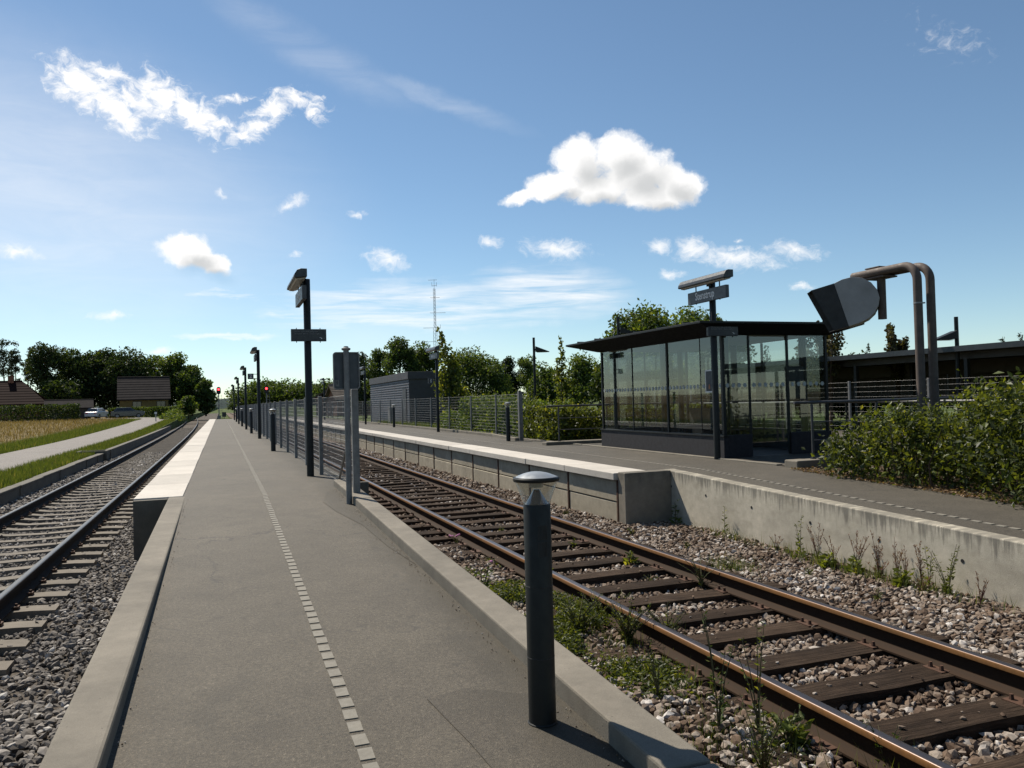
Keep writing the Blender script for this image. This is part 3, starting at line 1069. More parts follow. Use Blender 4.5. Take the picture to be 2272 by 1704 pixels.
# ------------------------------------------------------------------ railway tracks
RAILP = [(-0.075, -0.172), (0.075, -0.172), (0.075, -0.160), (0.022, -0.147), (0.009, -0.132), (0.009, -0.052), (0.014, -0.043), (0.036, -0.036), (0.0365, -0.012),
         (0.033, -0.005), (0.026, -0.001), (0.010, 0.0), (-0.010, 0.0), (-0.026, -0.001), (-0.033, -0.005), (-0.0365, -0.012), (-0.036, -0.036), (-0.014, -0.043),
         (-0.009, -0.052), (-0.009, -0.132), (-0.022, -0.147), (-0.075, -0.160)]


def bend_l(y):
    return 0.00016 * max(0.0, y - 40.0) ** 2 * -1.0 if y < 140 else -0.00016 * 100 ** 2 - 0.032 * (y - 140)


def rail(parent, x, mat, y0, y1, bend=None):
    ys = [y0, 0, 10, 20, 30, 40] + list(range(46, int(y1), 8)) + [y1]
    n = len(RAILP)
    vs, fs = [], []
    for y in ys:
        dx = bend(y) if bend else 0.0
        vs += [(x + dx + p, y, q) for p, q in RAILP]
    for j in range(len(ys) - 1):
        for k in range(n):
            fs.append((j * n + k, j * n + (k + 1) % n, (j + 1) * n + (k + 1) % n, (j + 1) * n + k))
    fs += [tuple(range(n)), tuple(reversed(range((len(ys) - 1) * n, len(ys) * n)))]
    m = MB()
    m.add(vs, fs)
    return m.build('rail', mat, parent, auto=True)


tl = thing('railway_track', 'railway track with dark rails on pale concrete sleepers beside the narrow lane', 'railway track', (-2.764, 0, 0))
tr = thing('railway_track', 'disused looking track with rusty rails on dark timber sleepers between the two platforms', 'railway track', (3.874, 0, 0))
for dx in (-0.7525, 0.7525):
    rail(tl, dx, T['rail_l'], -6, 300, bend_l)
    rail(tr, dx, T['rail_r'], -6, 300)
# concrete sleepers: waisted, lower in the middle
cs = MB()
prof = [(-1.2, -0.20), (-0.98, -0.185), (-0.62, -0.178), (-0.45, -0.205), (0.0, -0.215), (0.45, -0.205), (0.62, -0.178), (0.98, -0.185), (1.2, -0.20)]
vs, fs = [], []
for x, z in prof:
    h = 0.10 if abs(x) < 0.5 else 0.118
    vs += [(x, -h - 0.02, -0.34), (x, h + 0.02, -0.34), (x, h, z), (x, -h, z)]
for i in range(len(prof) - 1):
    for k in range(4):
        fs.append((4 * i + k, 4 * i + (k + 1) % 4, 4 * i + 4 + (k + 1) % 4, 4 * i + 4 + k))
fs += [(3, 2, 1, 0), tuple(4 * (len(prof) - 1) + k for k in range(4))]
cs.add(vs, fs)
csm = cs.mesh('sleeper', T['csleeper'])
fa = MB()
for dx in (-0.7525, 0.7525):
    for s_ in (-1, 1):
        fa.box(dx + s_ * 0.085 - 0.03, dx + s_ * 0.085 + 0.03, -0.04, 0.04, -0.18, -0.150)
        fa.cyl((dx + s_ * 0.09, 0, -0.15), (dx + s_ * 0.09, 0, -0.125), 0.014, 0.012, 6)
fam = fa.mesh('rail_fastening', T['rust'])
SL_L = [6.55 - 0.64 * k for k in range(1, 12)] + [6.55 + 0.637 * k for k in range(0, 130)]
for y in SL_L:
    o = bpy.data.objects.new('sleeper', csm)
    link(o, tl)
    o.location = (bend_l(y), y, 0)
    if 4 < y < 24:
        q = bpy.data.objects.new('rail_fastening', fam)
        link(q, o)
        tag(q, kind='stuff')
# timber sleepers, six slightly different ones
rt = random.Random(8)
tms = []
for v in range(6):
    t = MB()
    L, Wd = rt.uniform(1.27, 1.32), rt.uniform(0.118, 0.132)
    nseg = 7
    vs, fs = [], []
    for i in range(nseg + 1):
        x = -L + 2 * L * i / nseg
        j1, j2, j3 = rt.uniform(-0.006, 0.006), rt.uniform(-0.006, 0.006), rt.uniform(-0.005, 0.004)
        vs += [(x, -Wd + j1, -0.34), (x, Wd + j2, -0.34), (x, Wd + j2, -0.168 + j3), (x, Wd * 0.3, -0.163 + j3 * 0.5), (x, -Wd * 0.35, -0.164 + j3 * 0.7), (x, -Wd + j1, -0.170 + j3)]
    for i in range(nseg):
        for k in range(6):
            fs.append((6 * i + k, 6 * i + (k + 1) % 6, 6 * i + 6 + (k + 1) % 6, 6 * i + 6 + k))
    fs += [(5, 4, 3, 2, 1, 0), tuple(6 * nseg + k for k in range(6))]
    t.add(vs, fs)
    tms.append(t.mesh('sleeper', T['timber']))
tp = MB()
for dx in (-0.7525, 0.7525):
    tp.box(dx - 0.15, dx + 0.15, -0.08, 0.08, -0.172, -0.158)
    for sx_ in (-1, 1):
        for sy_ in (-0.045, 0.045):
            tp.cyl((dx + sx_ * 0.11, sy_, -0.158), (dx + sx_ * 0.11, sy_, -0.125), 0.016, 0.012, 6)
tpm = tp.mesh('rail_fastening', T['rust'])
SL_R = [3.54 + 0.617 * k for k in range(-6, 110)]
for k, y in enumerate(SL_R):
    o = bpy.data.objects.new('sleeper', tms[rt.randrange(6)])
    link(o, tr)
    y += rt.uniform(-0.02, 0.02)
    SL_R[k] = y
    o.location = (rt.uniform(-0.03, 0.03), y, rt.uniform(-0.004, 0.004))
    o.rotation_euler = (0, 0, rt.uniform(-0.012, 0.012) + (math.pi if rt.random() < 0.5 else 0))
    if y < 20:
        q = bpy.data.objects.new('rail_fastening', tpm)
        link(q, o)
        tag(q, kind='stuff')


# ------------------------------------------------------------------ ballast stones
def ico():
    t = (1 + 5 ** 0.5) / 2
    v = np.array([(-1, t, 0), (1, t, 0), (-1, -t, 0), (1, -t, 0), (0, -1, t), (0, 1, t), (0, -1, -t), (0, 1, -t), (t, 0, -1), (t, 0, 1), (-t, 0, -1), (-t, 0, 1)], float)
    v /= np.linalg.norm(v[0])
    f = np.array([(0, 11, 5), (0, 5, 1), (0, 1, 7), (0, 7, 10), (0, 10, 11), (1, 5, 9), (5, 11, 4), (11, 10, 2), (10, 7, 6), (7, 1, 8),
                  (3, 9, 4), (3, 4, 2), (3, 2, 6), (3, 6, 8), (3, 8, 9), (4, 9, 5), (2, 4, 11), (6, 2, 10), (8, 6, 7), (9, 8, 1)])
    return v, f


ICO_V, ICO_F = ico()


def rand_rot(n, rng):
    q = rng.normal(size=(n, 4))
    q /= np.linalg.norm(q, axis=1, keepdims=True)
    w, x, y, z = q.T
    return np.stack([np.stack([1 - 2 * (y * y + z * z), 2 * (x * y - z * w), 2 * (x * z + y * w)], -1),
                     np.stack([2 * (x * y + z * w), 1 - 2 * (x * x + z * z), 2 * (y * z - x * w)], -1),
                     np.stack([2 * (x * z - y * w), 2 * (y * z + x * w), 1 - 2 * (x * x + y * y)], -1)], -2)


def in_view(P, margin=260):
    d = P - np.array(CAM_P)
    z = d @ np.array(CAM_F)
    x = 1136 + FPX * (d @ np.array(CAM_R)) / np.maximum(z, 0.05)
    y = 852 - FPX * (d @ np.array(CAM_U)) / np.maximum(z, 0.05)
    return (z > 0.3) & (x > -margin) & (x < 2272 + margin) & (y < 1704 + margin)


def scatter(x0, x1, y0, y1, dens, rng):
    s = 1.0 / math.sqrt(dens)
    gx = np.arange(x0, x1, s)
    gy = np.arange(y0, y1, s)
    X, Y = np.meshgrid(gx, gy)
    P = np.stack([X.ravel(), Y.ravel(), np.zeros(X.size)], -1)
    P[:, :2] += rng.uniform(-0.55, 0.55, (len(P), 2)) * s
    return P


def stones(name, label, regions, mat, sleepers, span, ztop, seed, zbase=-0.228, bury=None, rails=(0, 0)):
    rng = np.random.default_rng(seed)
    allP, allS = [], []
    for x0, x1, y0, y1, dens, smin, smax in regions:
        P = scatter(x0, x1, y0, y1, dens, rng)
        P = P[in_view(P)]
        S = rng.uniform(0, 1, len(P)) ** 1.6 * (smax - smin) + smin
        sl = np.array(sleepers)
        d = np.abs(P[:, 1][:, None] - sl[None, :]).min(1)
        on = (d < 0.128) & (P[:, 0] > span[0]) & (P[:, 0] < span[1])
        keep = ~on | (rng.uniform(0, 1, len(P)) < 0.035)
        S = np.where(on, S * 0.55, S)
        if bury:
            on &= ~((P[:, 0] < bury[0]) & (P[:, 1] < bury[1]))
            keep = ~on | (rng.uniform(0, 1, len(P)) < 0.03)
        zz = zbase + rng.uniform(-0.012, 0.016, len(P)) + 0.018 * np.sin(P[:, 0] * 3.1 + P[:, 1] * 2.3) * np.sin(P[:, 1] * 1.1)
        if bury:
            zz = np.where((P[:, 0] < bury[0]) & (P[:, 1] < bury[1] + 1.0), zz + 0.06, zz)
        zz = np.where(on, ztop + S * 0.5, zz)
        P[:, 2] = zz
        allP.append(P[keep])
        allS.append(S[keep])
    P = np.concatenate(allP)
    S = np.concatenate(allS)
    n = len(P)
    rad = rng.uniform(0.62, 1.22, (n, 12, 1))
    V = ICO_V[None] * rad * np.stack([np.ones(n), rng.uniform(0.6, 0.95, n), rng.uniform(0.38, 0.75, n)], -1)[:, None, :]
    Rm = rand_rot(n, rng)
    V = np.einsum('nij,nkj->nki', Rm, V) * S[:, None, None]
    V[:, :, 2] *= 0.85
    V += P[:, None, :]
    F = ICO_F[None] + (np.arange(n) * 12)[:, None, None]
    # brake dust and rust darken the stones next to the rails; pale and dark loads lie in patches
    dr = np.minimum(np.abs(P[:, 0] - rails[0]), np.abs(P[:, 0] - rails[1]))
    tv = rng.normal(0.52, 0.25, n) - 0.26 * np.exp(-(dr / 0.24) ** 2) + 0.13 * np.sin(P[:, 0] * 2.3 + P[:, 1] * 1.1) * np.sin(P[:, 1] * 0.9 + 1.0) + 0.1 * np.sin(P[:, 1] * 3.7 - P[:, 0] * 4.1)
    tint = np.repeat(np.clip(tv, 0, 1), 12)
    o = bigmesh(name, V.reshape(-1, 3), F.reshape(-1, 3), mat, None, tint)
    return tag(o, label, 'gravel', kind='stuff')


stones('ballast_stones', 'grey crushed stone ballast of the track beside the lane',
       [(-2.6, -0.68, 2.2, 8.0, 430, 0.026, 0.052), (-4.46, -0.68, 8.0, 16.0, 300, 0.028, 0.050), (-4.46, -1.0, 16.0, 40.0, 90, 0.045, 0.075)],
       T['stone_l'], SL_L, (-4.0, -1.54), -0.2, 1, -0.248, None, (-3.517, -2.012))
stones('ballast_stones', 'tan and pinkish stone ballast of the rusty track',
       [(1.72, 6.66, 2.0, 9.0, 520, 0.022, 0.052), (1.74, 6.66, 9.0, 17.0, 300, 0.028, 0.050), (1.9, 5.86, 17.0, 42.0, 80, 0.045, 0.075)],
       T['stone_r'], SL_R, (2.58, 5.17), -0.165, 2, -0.228, (2.98, 9.5), (3.121, 4.626))

# ------------------------------------------------------------------ lane and low wall beyond the left track
lane_c = [(-7.2, -8), (-7.25, 20), (-7.3, 60), (-7.3, 88), (-7.4, 100), (-8.6, 109), (-11.5, 116), (-16, 121), (-24, 125), (-36, 128)]
lm = MB()
lw = [1.4] * 4 + [1.7, 2.0, 2.1, 2.0, 2.0, 2.0]
pl, pr_ = [], []
for i, (x, y) in enumerate(lane_c):
    x2, y2 = lane_c[min(i + 1, len(lane_c) - 1)]
    x1, y1 = lane_c[max(i - 1, 0)]
    tx, ty = x2 - x1, y2 - y1
    L = math.hypot(tx, ty)
    nx_, ny_ = -ty / L, tx / L
    pl.append((x + nx_ * lw[i], y + ny_ * lw[i], left_z(y + ny_ * lw[i]) + 0.03))
    pr_.append((x - nx_ * lw[i], y - ny_ * lw[i], left_z(y - ny_ * lw[i]) + 0.03))
# subdivide so the sheet follows the rise of the ground
def densify(pts, n=8):
    out = []
    for p, q in zip(pts[:-1], pts[1:]):
        for k in range(n):
            t = k / n
            x, y = p[0] + (q[0] - p[0]) * t, p[1] + (q[1] - p[1]) * t
            out.append((x, y, left_z(y) + 0.035))
    out.append(pts[-1])
    return out


pl, pr_ = densify(pl), densify(pr_)
lm.add(pl + pr_, [(i, len(pl) + i, len(pl) + i + 1, i + 1) for i in range(len(pl) - 1)])
tag(lm.build('road', T['lane']), kind='structure')

lw1 = thing('low_wall', 'low weathered concrete retaining wall between grass verge and concrete sleepers', 'wall', (-4.5, 5, -0.26))
for k in range(13):
    y0 = 4.0 + 2.5 * k
    m = MB()
    j = 0.012 * ((k * 7) % 5 - 2)
    m.box(-4.64 - (-4.5) + j, -4.44 - (-4.5) + j, y0 - 5, y0 + 2.485 - 5, -0.2, 0.27)
    m.box(-4.66 - (-4.5) + j, -4.42 - (-4.5) + j, y0 - 5 + 0.01, y0 + 2.475 - 5, 0.272, 0.325)
    m.build('wall_block', T['oldwall'], lw1, bevel=0.012)
lw2 = thing('low_wall', 'long dark kerb wall following the far part of the left track', 'wall', (-4.3, 36.6, -0.26))
m = MB()
for (ya, yb) in ((36.6, 52), (52.02, 68), (68.02, 84), (84.02, 100), (100.02, 125)):
    xa, xb = bend_l(ya), bend_l(yb)
    m.hexa([(xa - 0.2, ya - 36.6, -0.2), (xa + 0.02, ya - 36.6, -0.2), (xb + 0.02, yb - 36.6, -0.2), (xb - 0.2, yb - 36.6, -0.2)],
           [(xa - 0.2, ya - 36.6, 0.42), (xa + 0.02, ya - 36.6, 0.42), (xb + 0.02, yb - 36.6, 0.42), (xb - 0.2, yb - 36.6, 0.42)])
m.build('wall_block', T['oldwall'], lw2, bevel=0.012)
pit = thing('cable_pit', 'square concrete pit with open dark top beside the low wall', 'pit', (-4.85, 36.0, 0.0))
m = MB()
m.box(-0.55, -0.45, -0.5, 0.5, -0.2, 0.16)
m.box(0.45, 0.55, -0.5, 0.5, -0.2, 0.16)
m.box(-0.449, 0.449, -0.5, -0.4, -0.2, 0.159)
m.box(-0.449, 0.449, 0.4, 0.5, -0.2, 0.159)
m.build('pit_wall', T['oldwall'], pit, bevel=0.01)
m = MB()
m.box(-0.449, 0.449, -0.399, 0.399, -0.15, -0.02)
m.build('pit_floor', T['black'], pit)


# ------------------------------------------------------------------ bollard lights
def make_bollard(label, group=None):
    t = thing('bollard_light', label, 'bollard', group=group)
    m = MB()
    m.lathe([(0.0, -0.05), (0.0625, -0.05), (0.0625, 0.985), (0.060, 0.99), (0.0, 0.99)], 28)
    p = m.build('post', T['post'], t, auto=True)
    g_ = MB()
    for i in range(7):
        for k in range(2):
            a = math.pi + R(62) + R(6.2) * (i - 3)
            g_.box(-0.0018, 0.0018, -0.0635, -0.0612, 0.835 - 0.075 * k, 0.90 - 0.075 * k)
            n = 8
            for v in range(len(g_.v) - n, len(g_.v)):
                x, y, z = g_.v[v]
                b = R(6.2) * (i - 3)
                g_.v[v] = (x * math.cos(b) - y * math.sin(b), x * math.sin(b) + y * math.cos(b), z)
    g_.build('vent_slots', T['black'], p)
    sd = MB()
    for z_ in (0.30, 0.62):
        sd.lathe([(0.0626, z_), (0.0634, z_ + 0.001), (0.0634, z_ + 0.003), (0.0626, z_ + 0.004)], 28)
    sd.build('door_seam', T['black'], p)
    fc = MB()
    fc.lathe([(0.0627, 0.0), (0.067, 0.0), (0.067, 0.008), (0.0627, 0.012)], 28)
    fc.build('foot_collar', T['post'], p)
    c = MB()
    c.lathe([(0.056, 0.991), (0.050, 0.996), (0.020, 1.046), (0.014, 1.057), (0.0, 1.058)], 28)
    c.build('reflector_cone', T['cone'], t, auto=True)
    gl = MB()
    gl.lathe([(0.060, 0.991), (0.098, 1.094)], 32)
    gl.build('glass_cone', T['clear'], t, smooth=True)
    s = MB()
    s.lathe([(0.030, 1.066), (0.032, 1.093)], 16)
    s.build('lamp_socket', T['diff'], t, smooth=True)
    r = MB()
    r.lathe([(0.0, 1.094), (0.104, 1.094), (0.106, 1.098), (0.106, 1.108), (0.102, 1.113), (0.0, 1.113)], 32)
    cap = r.build('cap', T['post'], t, auto=True)
    d = MB()
    # two domed halves with a step between them
    for s_, off in ((1, 0.0), (-1, 0.0)):
        vs, fs = [], []
        nr, na = 6, 14
        for i in range(nr + 1):
            rr_ = 0.098 * i / nr
            for k in range(na + 1):
                th = R(100) + (math.pi * k / na) * s_
                vs.append((rr_ * math.cos(th) + s_ * 0.004 * math.sin(R(100)), rr_ * math.sin(th) - s_ * 0.004 * math.cos(R(100)), 1.114 + 0.024 * (1 - (i / nr) ** 2)))
        for i in range(nr):
            for k in range(na):
                q = [i * (na + 1) + k, i * (na + 1) + k + 1, (i + 1) * (na + 1) + k + 1, (i + 1) * (na + 1) + k]
                fs.append(tuple(q if s_ > 0 else reversed(q)))
        d.add(vs, fs)
    d.build('cap_dome', T['capgrey'], cap, smooth=True)
    return t


b0 = make_bollard('dark bollard light standing alone by the kerb near the foot of the ramp')
b0.location = (1.345, 3.39, ramp_l(3.39))
b0.scale = (1.0, 1.0, 1.0)
for i, (x, y) in enumerate(((1.31, 22.35), (1.30, 38.2), (1.25, 53.0), (1.22, 70.3))):
    c = copy_tree(b0)
    c.location = (x, y, 0.55)
    c.rotation_euler = (0, 0, 0.7 * i)
    tag(c, 'dark bollard light in the row along the wire fence of the island platform', 'bollard', 'bollard lights along the island fence')
c = copy_tree(b0)
c.location = (7.88, 21.97, 0.55)
tag(c, 'dark bollard light in front of the thick end post of the fence by the hedge', 'bollard')
c = copy_tree(b0)
c.location = (8.14, 39.6, 0.55)
tag(c, 'dark bollard light in front of the wire fence before the grey hut', 'bollard')


# ------------------------------------------------------------------ platform lamps with name boards
def plate_text(parent, x0, x1, z0, z1, y, wide=1.0):
    w_, h_ = x1 - x0, z1 - z0
    text_mesh('lettering', 'Hvis du rejser uden gyldig billet', h_ * 0.175, T['faint'], parent, (x0 + w_ * 0.09, y, z1 - h_ * 0.2), (R(90), 0, 0), sx=w_ * 0.80 / (h_ * 0.175 * 15.2), bold=0.0006)
    text_mesh('lettering', 'det koster 600 kr. i kontrolafgift', h_ * 0.175, T['faint'], parent, (x0 + w_ * 0.09, y, z1 - h_ * 0.38), (R(90), 0, 0), sx=w_ * 0.84 / (h_ * 0.175 * 15.6), bold=0.0006)
    e = MB()
    rr_ = random.Random(2)
    for row in range(2):
        x = x0 + w_ * 0.09
        while x < x0 + w_ * (0.45 if row == 0 else 0.58):
            l = rr_.uniform(0.02, 0.05)
            e.box(x, x + l, y - 0.0004, y, z1 - h_ * (0.52 + 0.09 * row), z1 - h_ * (0.50 + 0.09 * row))
            x += l + 0.009
    e.build('small_print', T['signgrey'], parent)
    lg = MB()
    zx, zz = x0 + w_ * 0.79, z1 - h_ * 0.76
    lg.add([(zx, y - 0.0005, zz + 0.016), (zx + 0.03, y - 0.0005, zz + 0.012), (zx + 0.05, y - 0.0005, zz + 0.004), (zx + 0.044, y - 0.0005, zz - 0.008), (zx + 0.034, y - 0.0005, zz + 0.002), (zx + 0.02, y - 0.0005, zz + 0.006)], [(5, 4, 3, 2, 1, 0)])
    lg.cyl((zx + 0.042, y - 0.001, zz - 0.004), (zx + 0.042, y, zz - 0.004), 0.009, n=10)
    lg.build('wing_emblem', T['white'], parent)
    text_mesh('lettering', 'DSB', 0.022, T['faint'], parent, (zx + 0.058, y, zz + 0.001), (R(90), 0, 0), bold=0.0005)


def make_lamp(label, group=None, plate=True, board=True, lum=1.5, top=3.34):
    """steel post, tubular luminaire parallel to the track, name board under it, notice across the post"""
    t = thing('platform_lamp', label, 'lamp post', group=group)
    m = MB()
    m.lathe([(0.0, -0.06), (0.06, -0.06), (0.06, top), (0.056, top + 0.006), (0.0, top + 0.006)], 20)
    m.build('post', T['post'], t, auto=True)
    # luminaire: profile in X-Z, runs along Y on the track side of the post
    z = top - 0.10
    pr = [(-0.27, z + 0.03), (-0.255, z + 0.085), (-0.215, z + 0.145), (-0.16, z + 0.165), (-0.062, z + 0.165), (-0.062, z + 0.035), (-0.25, z + 0.012)]
    l = MB()
    l.prism(pr, 'y', -lum / 2, lum / 2)
    lu = l.build('luminaire', T['alu'], t, bevel=0.008)
    dd = MB()
    dd.prism([(-0.245, z + 0.013), (-0.075, z + 0.031), (-0.09, z + 0.012), (-0.16, z - 0.010), (-0.225, z - 0.006)], 'y', -lum / 2 + 0.05, lum / 2 - 0.05)
    dd.build('diffuser', T['diff'], lu, bevel=0.005)
    ar = MB()
    ar.box(-0.10, 0.0, -0.035, 0.035, z - 0.03, z + 0.06)
    ar.build('bracket', T['post'], t)
    if board:
        bd = MB()
        bd.box(-0.135, -0.066, -0.615, 0.615, z - 0.31, z - 0.085)
        bo = bd.build('name_board', T['signgrey'], t, bevel=0.004)
        hg = MB()
        for yy in (-0.38, 0.38):
            hg.box(-0.108, -0.092, yy - 0.008, yy + 0.008, z - 0.085, z + 0.02)
            hg.box(-0.108, -0.092, yy - 0.008, yy + 0.008, z - 0.325, z - 0.31)
        hg.build('hanger', T['post'], bo)
        text_mesh('lettering', 'Stenstrup', 0.20, T['white'], bo, (-0.1365, 0.36, z - 0.19), (R(90), 0, R(-90)), sx=0.80, bold=0.003)
    if plate:
        x0, x1 = plate if isinstance(plate, tuple) else (-0.29, 0.30)
        pz = 2.28
        p = MB()
        p.box(x0, x1, -0.115, -0.05, pz, pz + 0.205)
        po = p.build('notice_plate', T['navy'], t, bevel=0.004)
        st = MB()
        for xx in (x0 + 0.09, x1 - 0.10):
            st.box(xx - 0.006, xx + 0.006, -0.09, -0.07, pz - 0.022, pz)
            st.box(xx - 0.006, xx + 0.006, -0.09, -0.07, pz + 0.205, pz + 0.227)
        tag(st.build('clip', T['post'], po), kind='stuff')
        plate_text(po, x0, x1, pz, pz + 0.205, -0.1165)
    return t


def number_sign(lamp, digit, x, z):
    n = MB()
    n.box(x - 0.105, x + 0.105, -0.03, 0.03, z - 0.105, z + 0.105)
    o = n.build('number_sign', T['navy'], lamp, bevel=0.004)
    text_mesh('digit', digit, 0.19, T['white'], o, (x, -0.0315, z), (R(90), 0, 0), ax='CENTER', bold=0.003)
    br = MB()
    br.box(x + 0.104, -0.05, -0.012, 0.012, z + 0.07, z + 0.09)
    br.box(x + 0.104, -0.05, -0.012, 0.012, z - 0.09, z - 0.07)
    tag(br.build('bracket', T['post'], o), kind='stuff')
    return o


L1 = make_lamp('dark lamp post with a wide notice plate in front of the wire fence', plate=(-0.28, 0.30))
L1.location = (1.41, 13.9, 0.55)
L2 = make_lamp('dark lamp post with a small number 2 board hung on its side', plate=False)
L2.location = (1.36, 31.5, 0.55)
number_sign(L2, '2', -0.28, 2.35)
L3 = make_lamp('plain dark lamp post farther along the island platform fence', 'plain lamp posts on the island platform', plate=False)
L3.location = (1.28, 45.3, 0.55)
for y in (61.0, 81.0):
    c = copy_tree(L3)
    c.location = (1.22, y, 0.55)
R1 = make_lamp('dark station name post before the glass shelter, white lettering on its board', plate=(-0.19, 0.46))
R1.location = (8.62, 12.6, 0.55)
R2 = make_lamp('dark lamp post with a number 1 board in front of the dark hut wall', plate=False)
R2.location = (8.18, 31.1, 0.55)
number_sign(R2, '1', -0.26, 2.05)
R3 = make_lamp('dark lamp post between the wire fence and the white platform edge before the grey hut', plate=False)
R3.location = (8.02, 47.2, 0.55)
R4 = make_lamp('far dark lamp post standing in front of the brick station house', plate=False)
R4.location = (atx(720, 900, 8.0).x, atx(720, 900, 8.0).y, 0.55)

# ------------------------------------------------------------------ sign seen from behind at the end of the fence
t = thing('traffic_sign', 'grey back of a rounded rectangular sign on a post at the fence end', 'sign', (1.49, 10.1, ramp_l(10.1)))
m = MB()
m.lathe([(0.0, -0.05), (0.036, -0.05), (0.036, 1.93), (0.0, 1.93)], 16)
m.build('post', T['galv'], t, auto=True)
m = MB()
m.lathe([(0.0, 1.925), (0.05, 1.925), (0.056, 1.935), (0.056, 1.95), (0.034, 1.958), (0.026, 1.975), (0.0, 1.978)], 18)
m.build('post_cap', T['galv'], t, auto=True)


def rrect(x0, x1, z0, z1, r, n=5):
    pts = []
    for cx, cz, a0 in ((x1 - r, z1 - r, 0), (x0 + r, z1 - r, 90), (x0 + r, z0 + r, 180), (x1 - r, z0 + r, 270)):
        for k in range(n + 1):
            a = R(a0 + 90 * k / n)
            pts.append((cx + r * math.cos(a), cz + r * math.sin(a)))
    return pts


m = MB()
m.prism(rrect(-0.155, 0.165, 1.44, 1.90, 0.035), 'y', 0.045, 0.055)
pl_ = m.build('sign_plate', M('sign_back', (0.075, 0.082, 0.092), 0.5, 0.4, 0.15), t)
m = MB()
out_, in_ = rrect(-0.16, 0.17, 1.435, 1.905, 0.038), rrect(-0.146, 0.156, 1.449, 1.891, 0.028)
k = len(out_)
vs = [(x, 0.025, z) for x, z in out_] + [(x, 0.025, z) for x, z in in_] + [(x, 0.056, z) for x, z in out_] + [(x, 0.056, z) for x, z in in_]
fs = []
for i in range(k):
    j = (i + 1) % k
    fs += [(i, j, k + j, k + i), (2 * k + i, 2 * k + j, j, i), (k + i, k + j, 3 * k + j, 3 * k + i)]
m.add(vs, fs)
m.build('rim', T['galv'], pl_)
m = MB()
m.box(-0.135, -0.09, 0.040, 0.0445, 1.475, 1.555)
st_ = m.build('sticker', M('sticker_grey', (0.16, 0.165, 0.17), 0.6), pl_)
m = MB()
m.cyl((-0.1125, 0.038, 1.54), (-0.1125, 0.0395, 1.54), 0.008, n=8)
m.box(-0.119, -0.106, 0.038, 0.0395, 1.497, 1.528)
m.box(-0.126, -0.099, 0.0382, 0.0397, 1.517, 1.5275)
m.build('figure_mark', T['navy'], st_)


# ------------------------------------------------------------------ wire fences
def panel_mesh(L, H, hz, vt, th=0.0045):
    m = MB()
    n = int(H / hz)
    for i in range(n + 1):
        z = H * i / n
        m.cyl((0, 0, z), (0, L, z), th * (1.25 if i % 4 == 0 else 1.0), n=4, cap=False)
    n = int(L / vt)
    for i in range(n + 1):
        y = L * i / n
        m.cyl((0.006, y, 0), (0.006, y, H), th * 0.75, n=4, cap=False)
    return m.mesh('wire_mesh', T['wire'])


def fence(name, label, posts, zb, zt, post_size, first=None, hz=0.075, vt=0.10, cat='fence', th=0.0045):
    f_ = thing(name, label, cat, (posts[0][0], posts[0][1], zb))
    cache = {}
    for i, (x, y) in enumerate(posts):
        a, b = post_size if not (first and i == 0) else first
        m = MB()
        m.box(-a / 2, a / 2, -b / 2, b / 2, -0.25, zt - zb + (0.04 if first and i == 0 else 0.0))
        o = m.build('post', T['galv'], f_, bevel=0.006)
        o.location = (x - posts[0][0], y - posts[0][1], 0)
        if i + 1 < len(posts):
            x2, y2 = posts[i + 1]
            L = math.hypot(x2 - x, y2 - y)
            key = round(L, 2)
            if key not in cache:
                cache[key] = panel_mesh(L, zt - zb - 0.06, hz, vt, th)
            o = bpy.data.objects.new('wire_mesh', cache[key])
            link(o, f_)
            o.location = (x - posts[0][0] + 0.03, y - posts[0][1], 0.03)
            o.rotation_euler = (0, 0, math.atan2(y2 - y, x2 - x) - math.pi / 2)
    return f_


posts = [(1.63, 10.40)] + [(1.61, 14.07 + 2.44 * k) for k in range(32)]
fl = fence('wire_fence', 'long galvanised wire fence along the edge of the island platform', posts, 0.57, 1.90, (0.06, 0.085), (0.085, 0.085), hz=0.075, vt=0.06, th=0.0022)
m = MB()
m.cyl((0.0, 0.05, 1.05), (0.0, 1.75, -0.02), 0.017, n=8)
m.build('brace', T['galv'], fl)
posts = [(8.25, 21.9), (8.66, 25.3)] + [(8.74, 28.4 + 3.0 * k) for k in range(18)]
fr = fence('wire_fence', 'wire fence with pale slim posts on a low kerb behind the right platform', posts, 0.62, 1.95, (0.05, 0.06), (0.12, 0.12), hz=0.10, vt=0.10, th=0.0022)
for i in range(len(posts) - 1):
    (x, y), (x2, y2) = posts[i], posts[i + 1]
    L = math.hypot(x2 - x, y2 - y)
    m = MB()
    m.box(-0.06, 0.06, 0.01, L - 0.01, -0.25, 0.02)
    o = m.build('base_kerb', T['kerb'], fr, bevel=0.008)
    o.location = (x - posts[0][0] - 0.12, y - posts[0][1], 0)
    o.rotation_euler = (0, 0, math.atan2(y2 - y, x2 - x) - math.pi / 2)
posts = [(15.2, 6.5 + 2.45 * k) for k in range(9)]
fence('wire_fence', 'rigid mesh fence behind the shelter and the big hedge', posts, 0.45, 2.0, (0.05, 0.06), hz=0.12, vt=0.20, th=0.0013)

# ------------------------------------------------------------------ glass waiting shelter
SX0, SX1, SY0, SY1 = 8.82, 11.33, 12.66, 17.78
Z0, ZB, ZT = 0.55, 0.98, 2.86
sh = thing('waiting_shelter', 'dark glass waiting shelter with low solid base and flat overhanging roof', 'shelter', (10.0, 15.2, Z0))


def sh_part(name, mb, mat, parent=None, bevel=0.0, **kw):
    mb.v = [(x - 10.0, y - 15.2, z - Z0) for x, y, z in mb.v]
    return mb.build(name, mat, parent or sh, bevel=bevel, **kw)


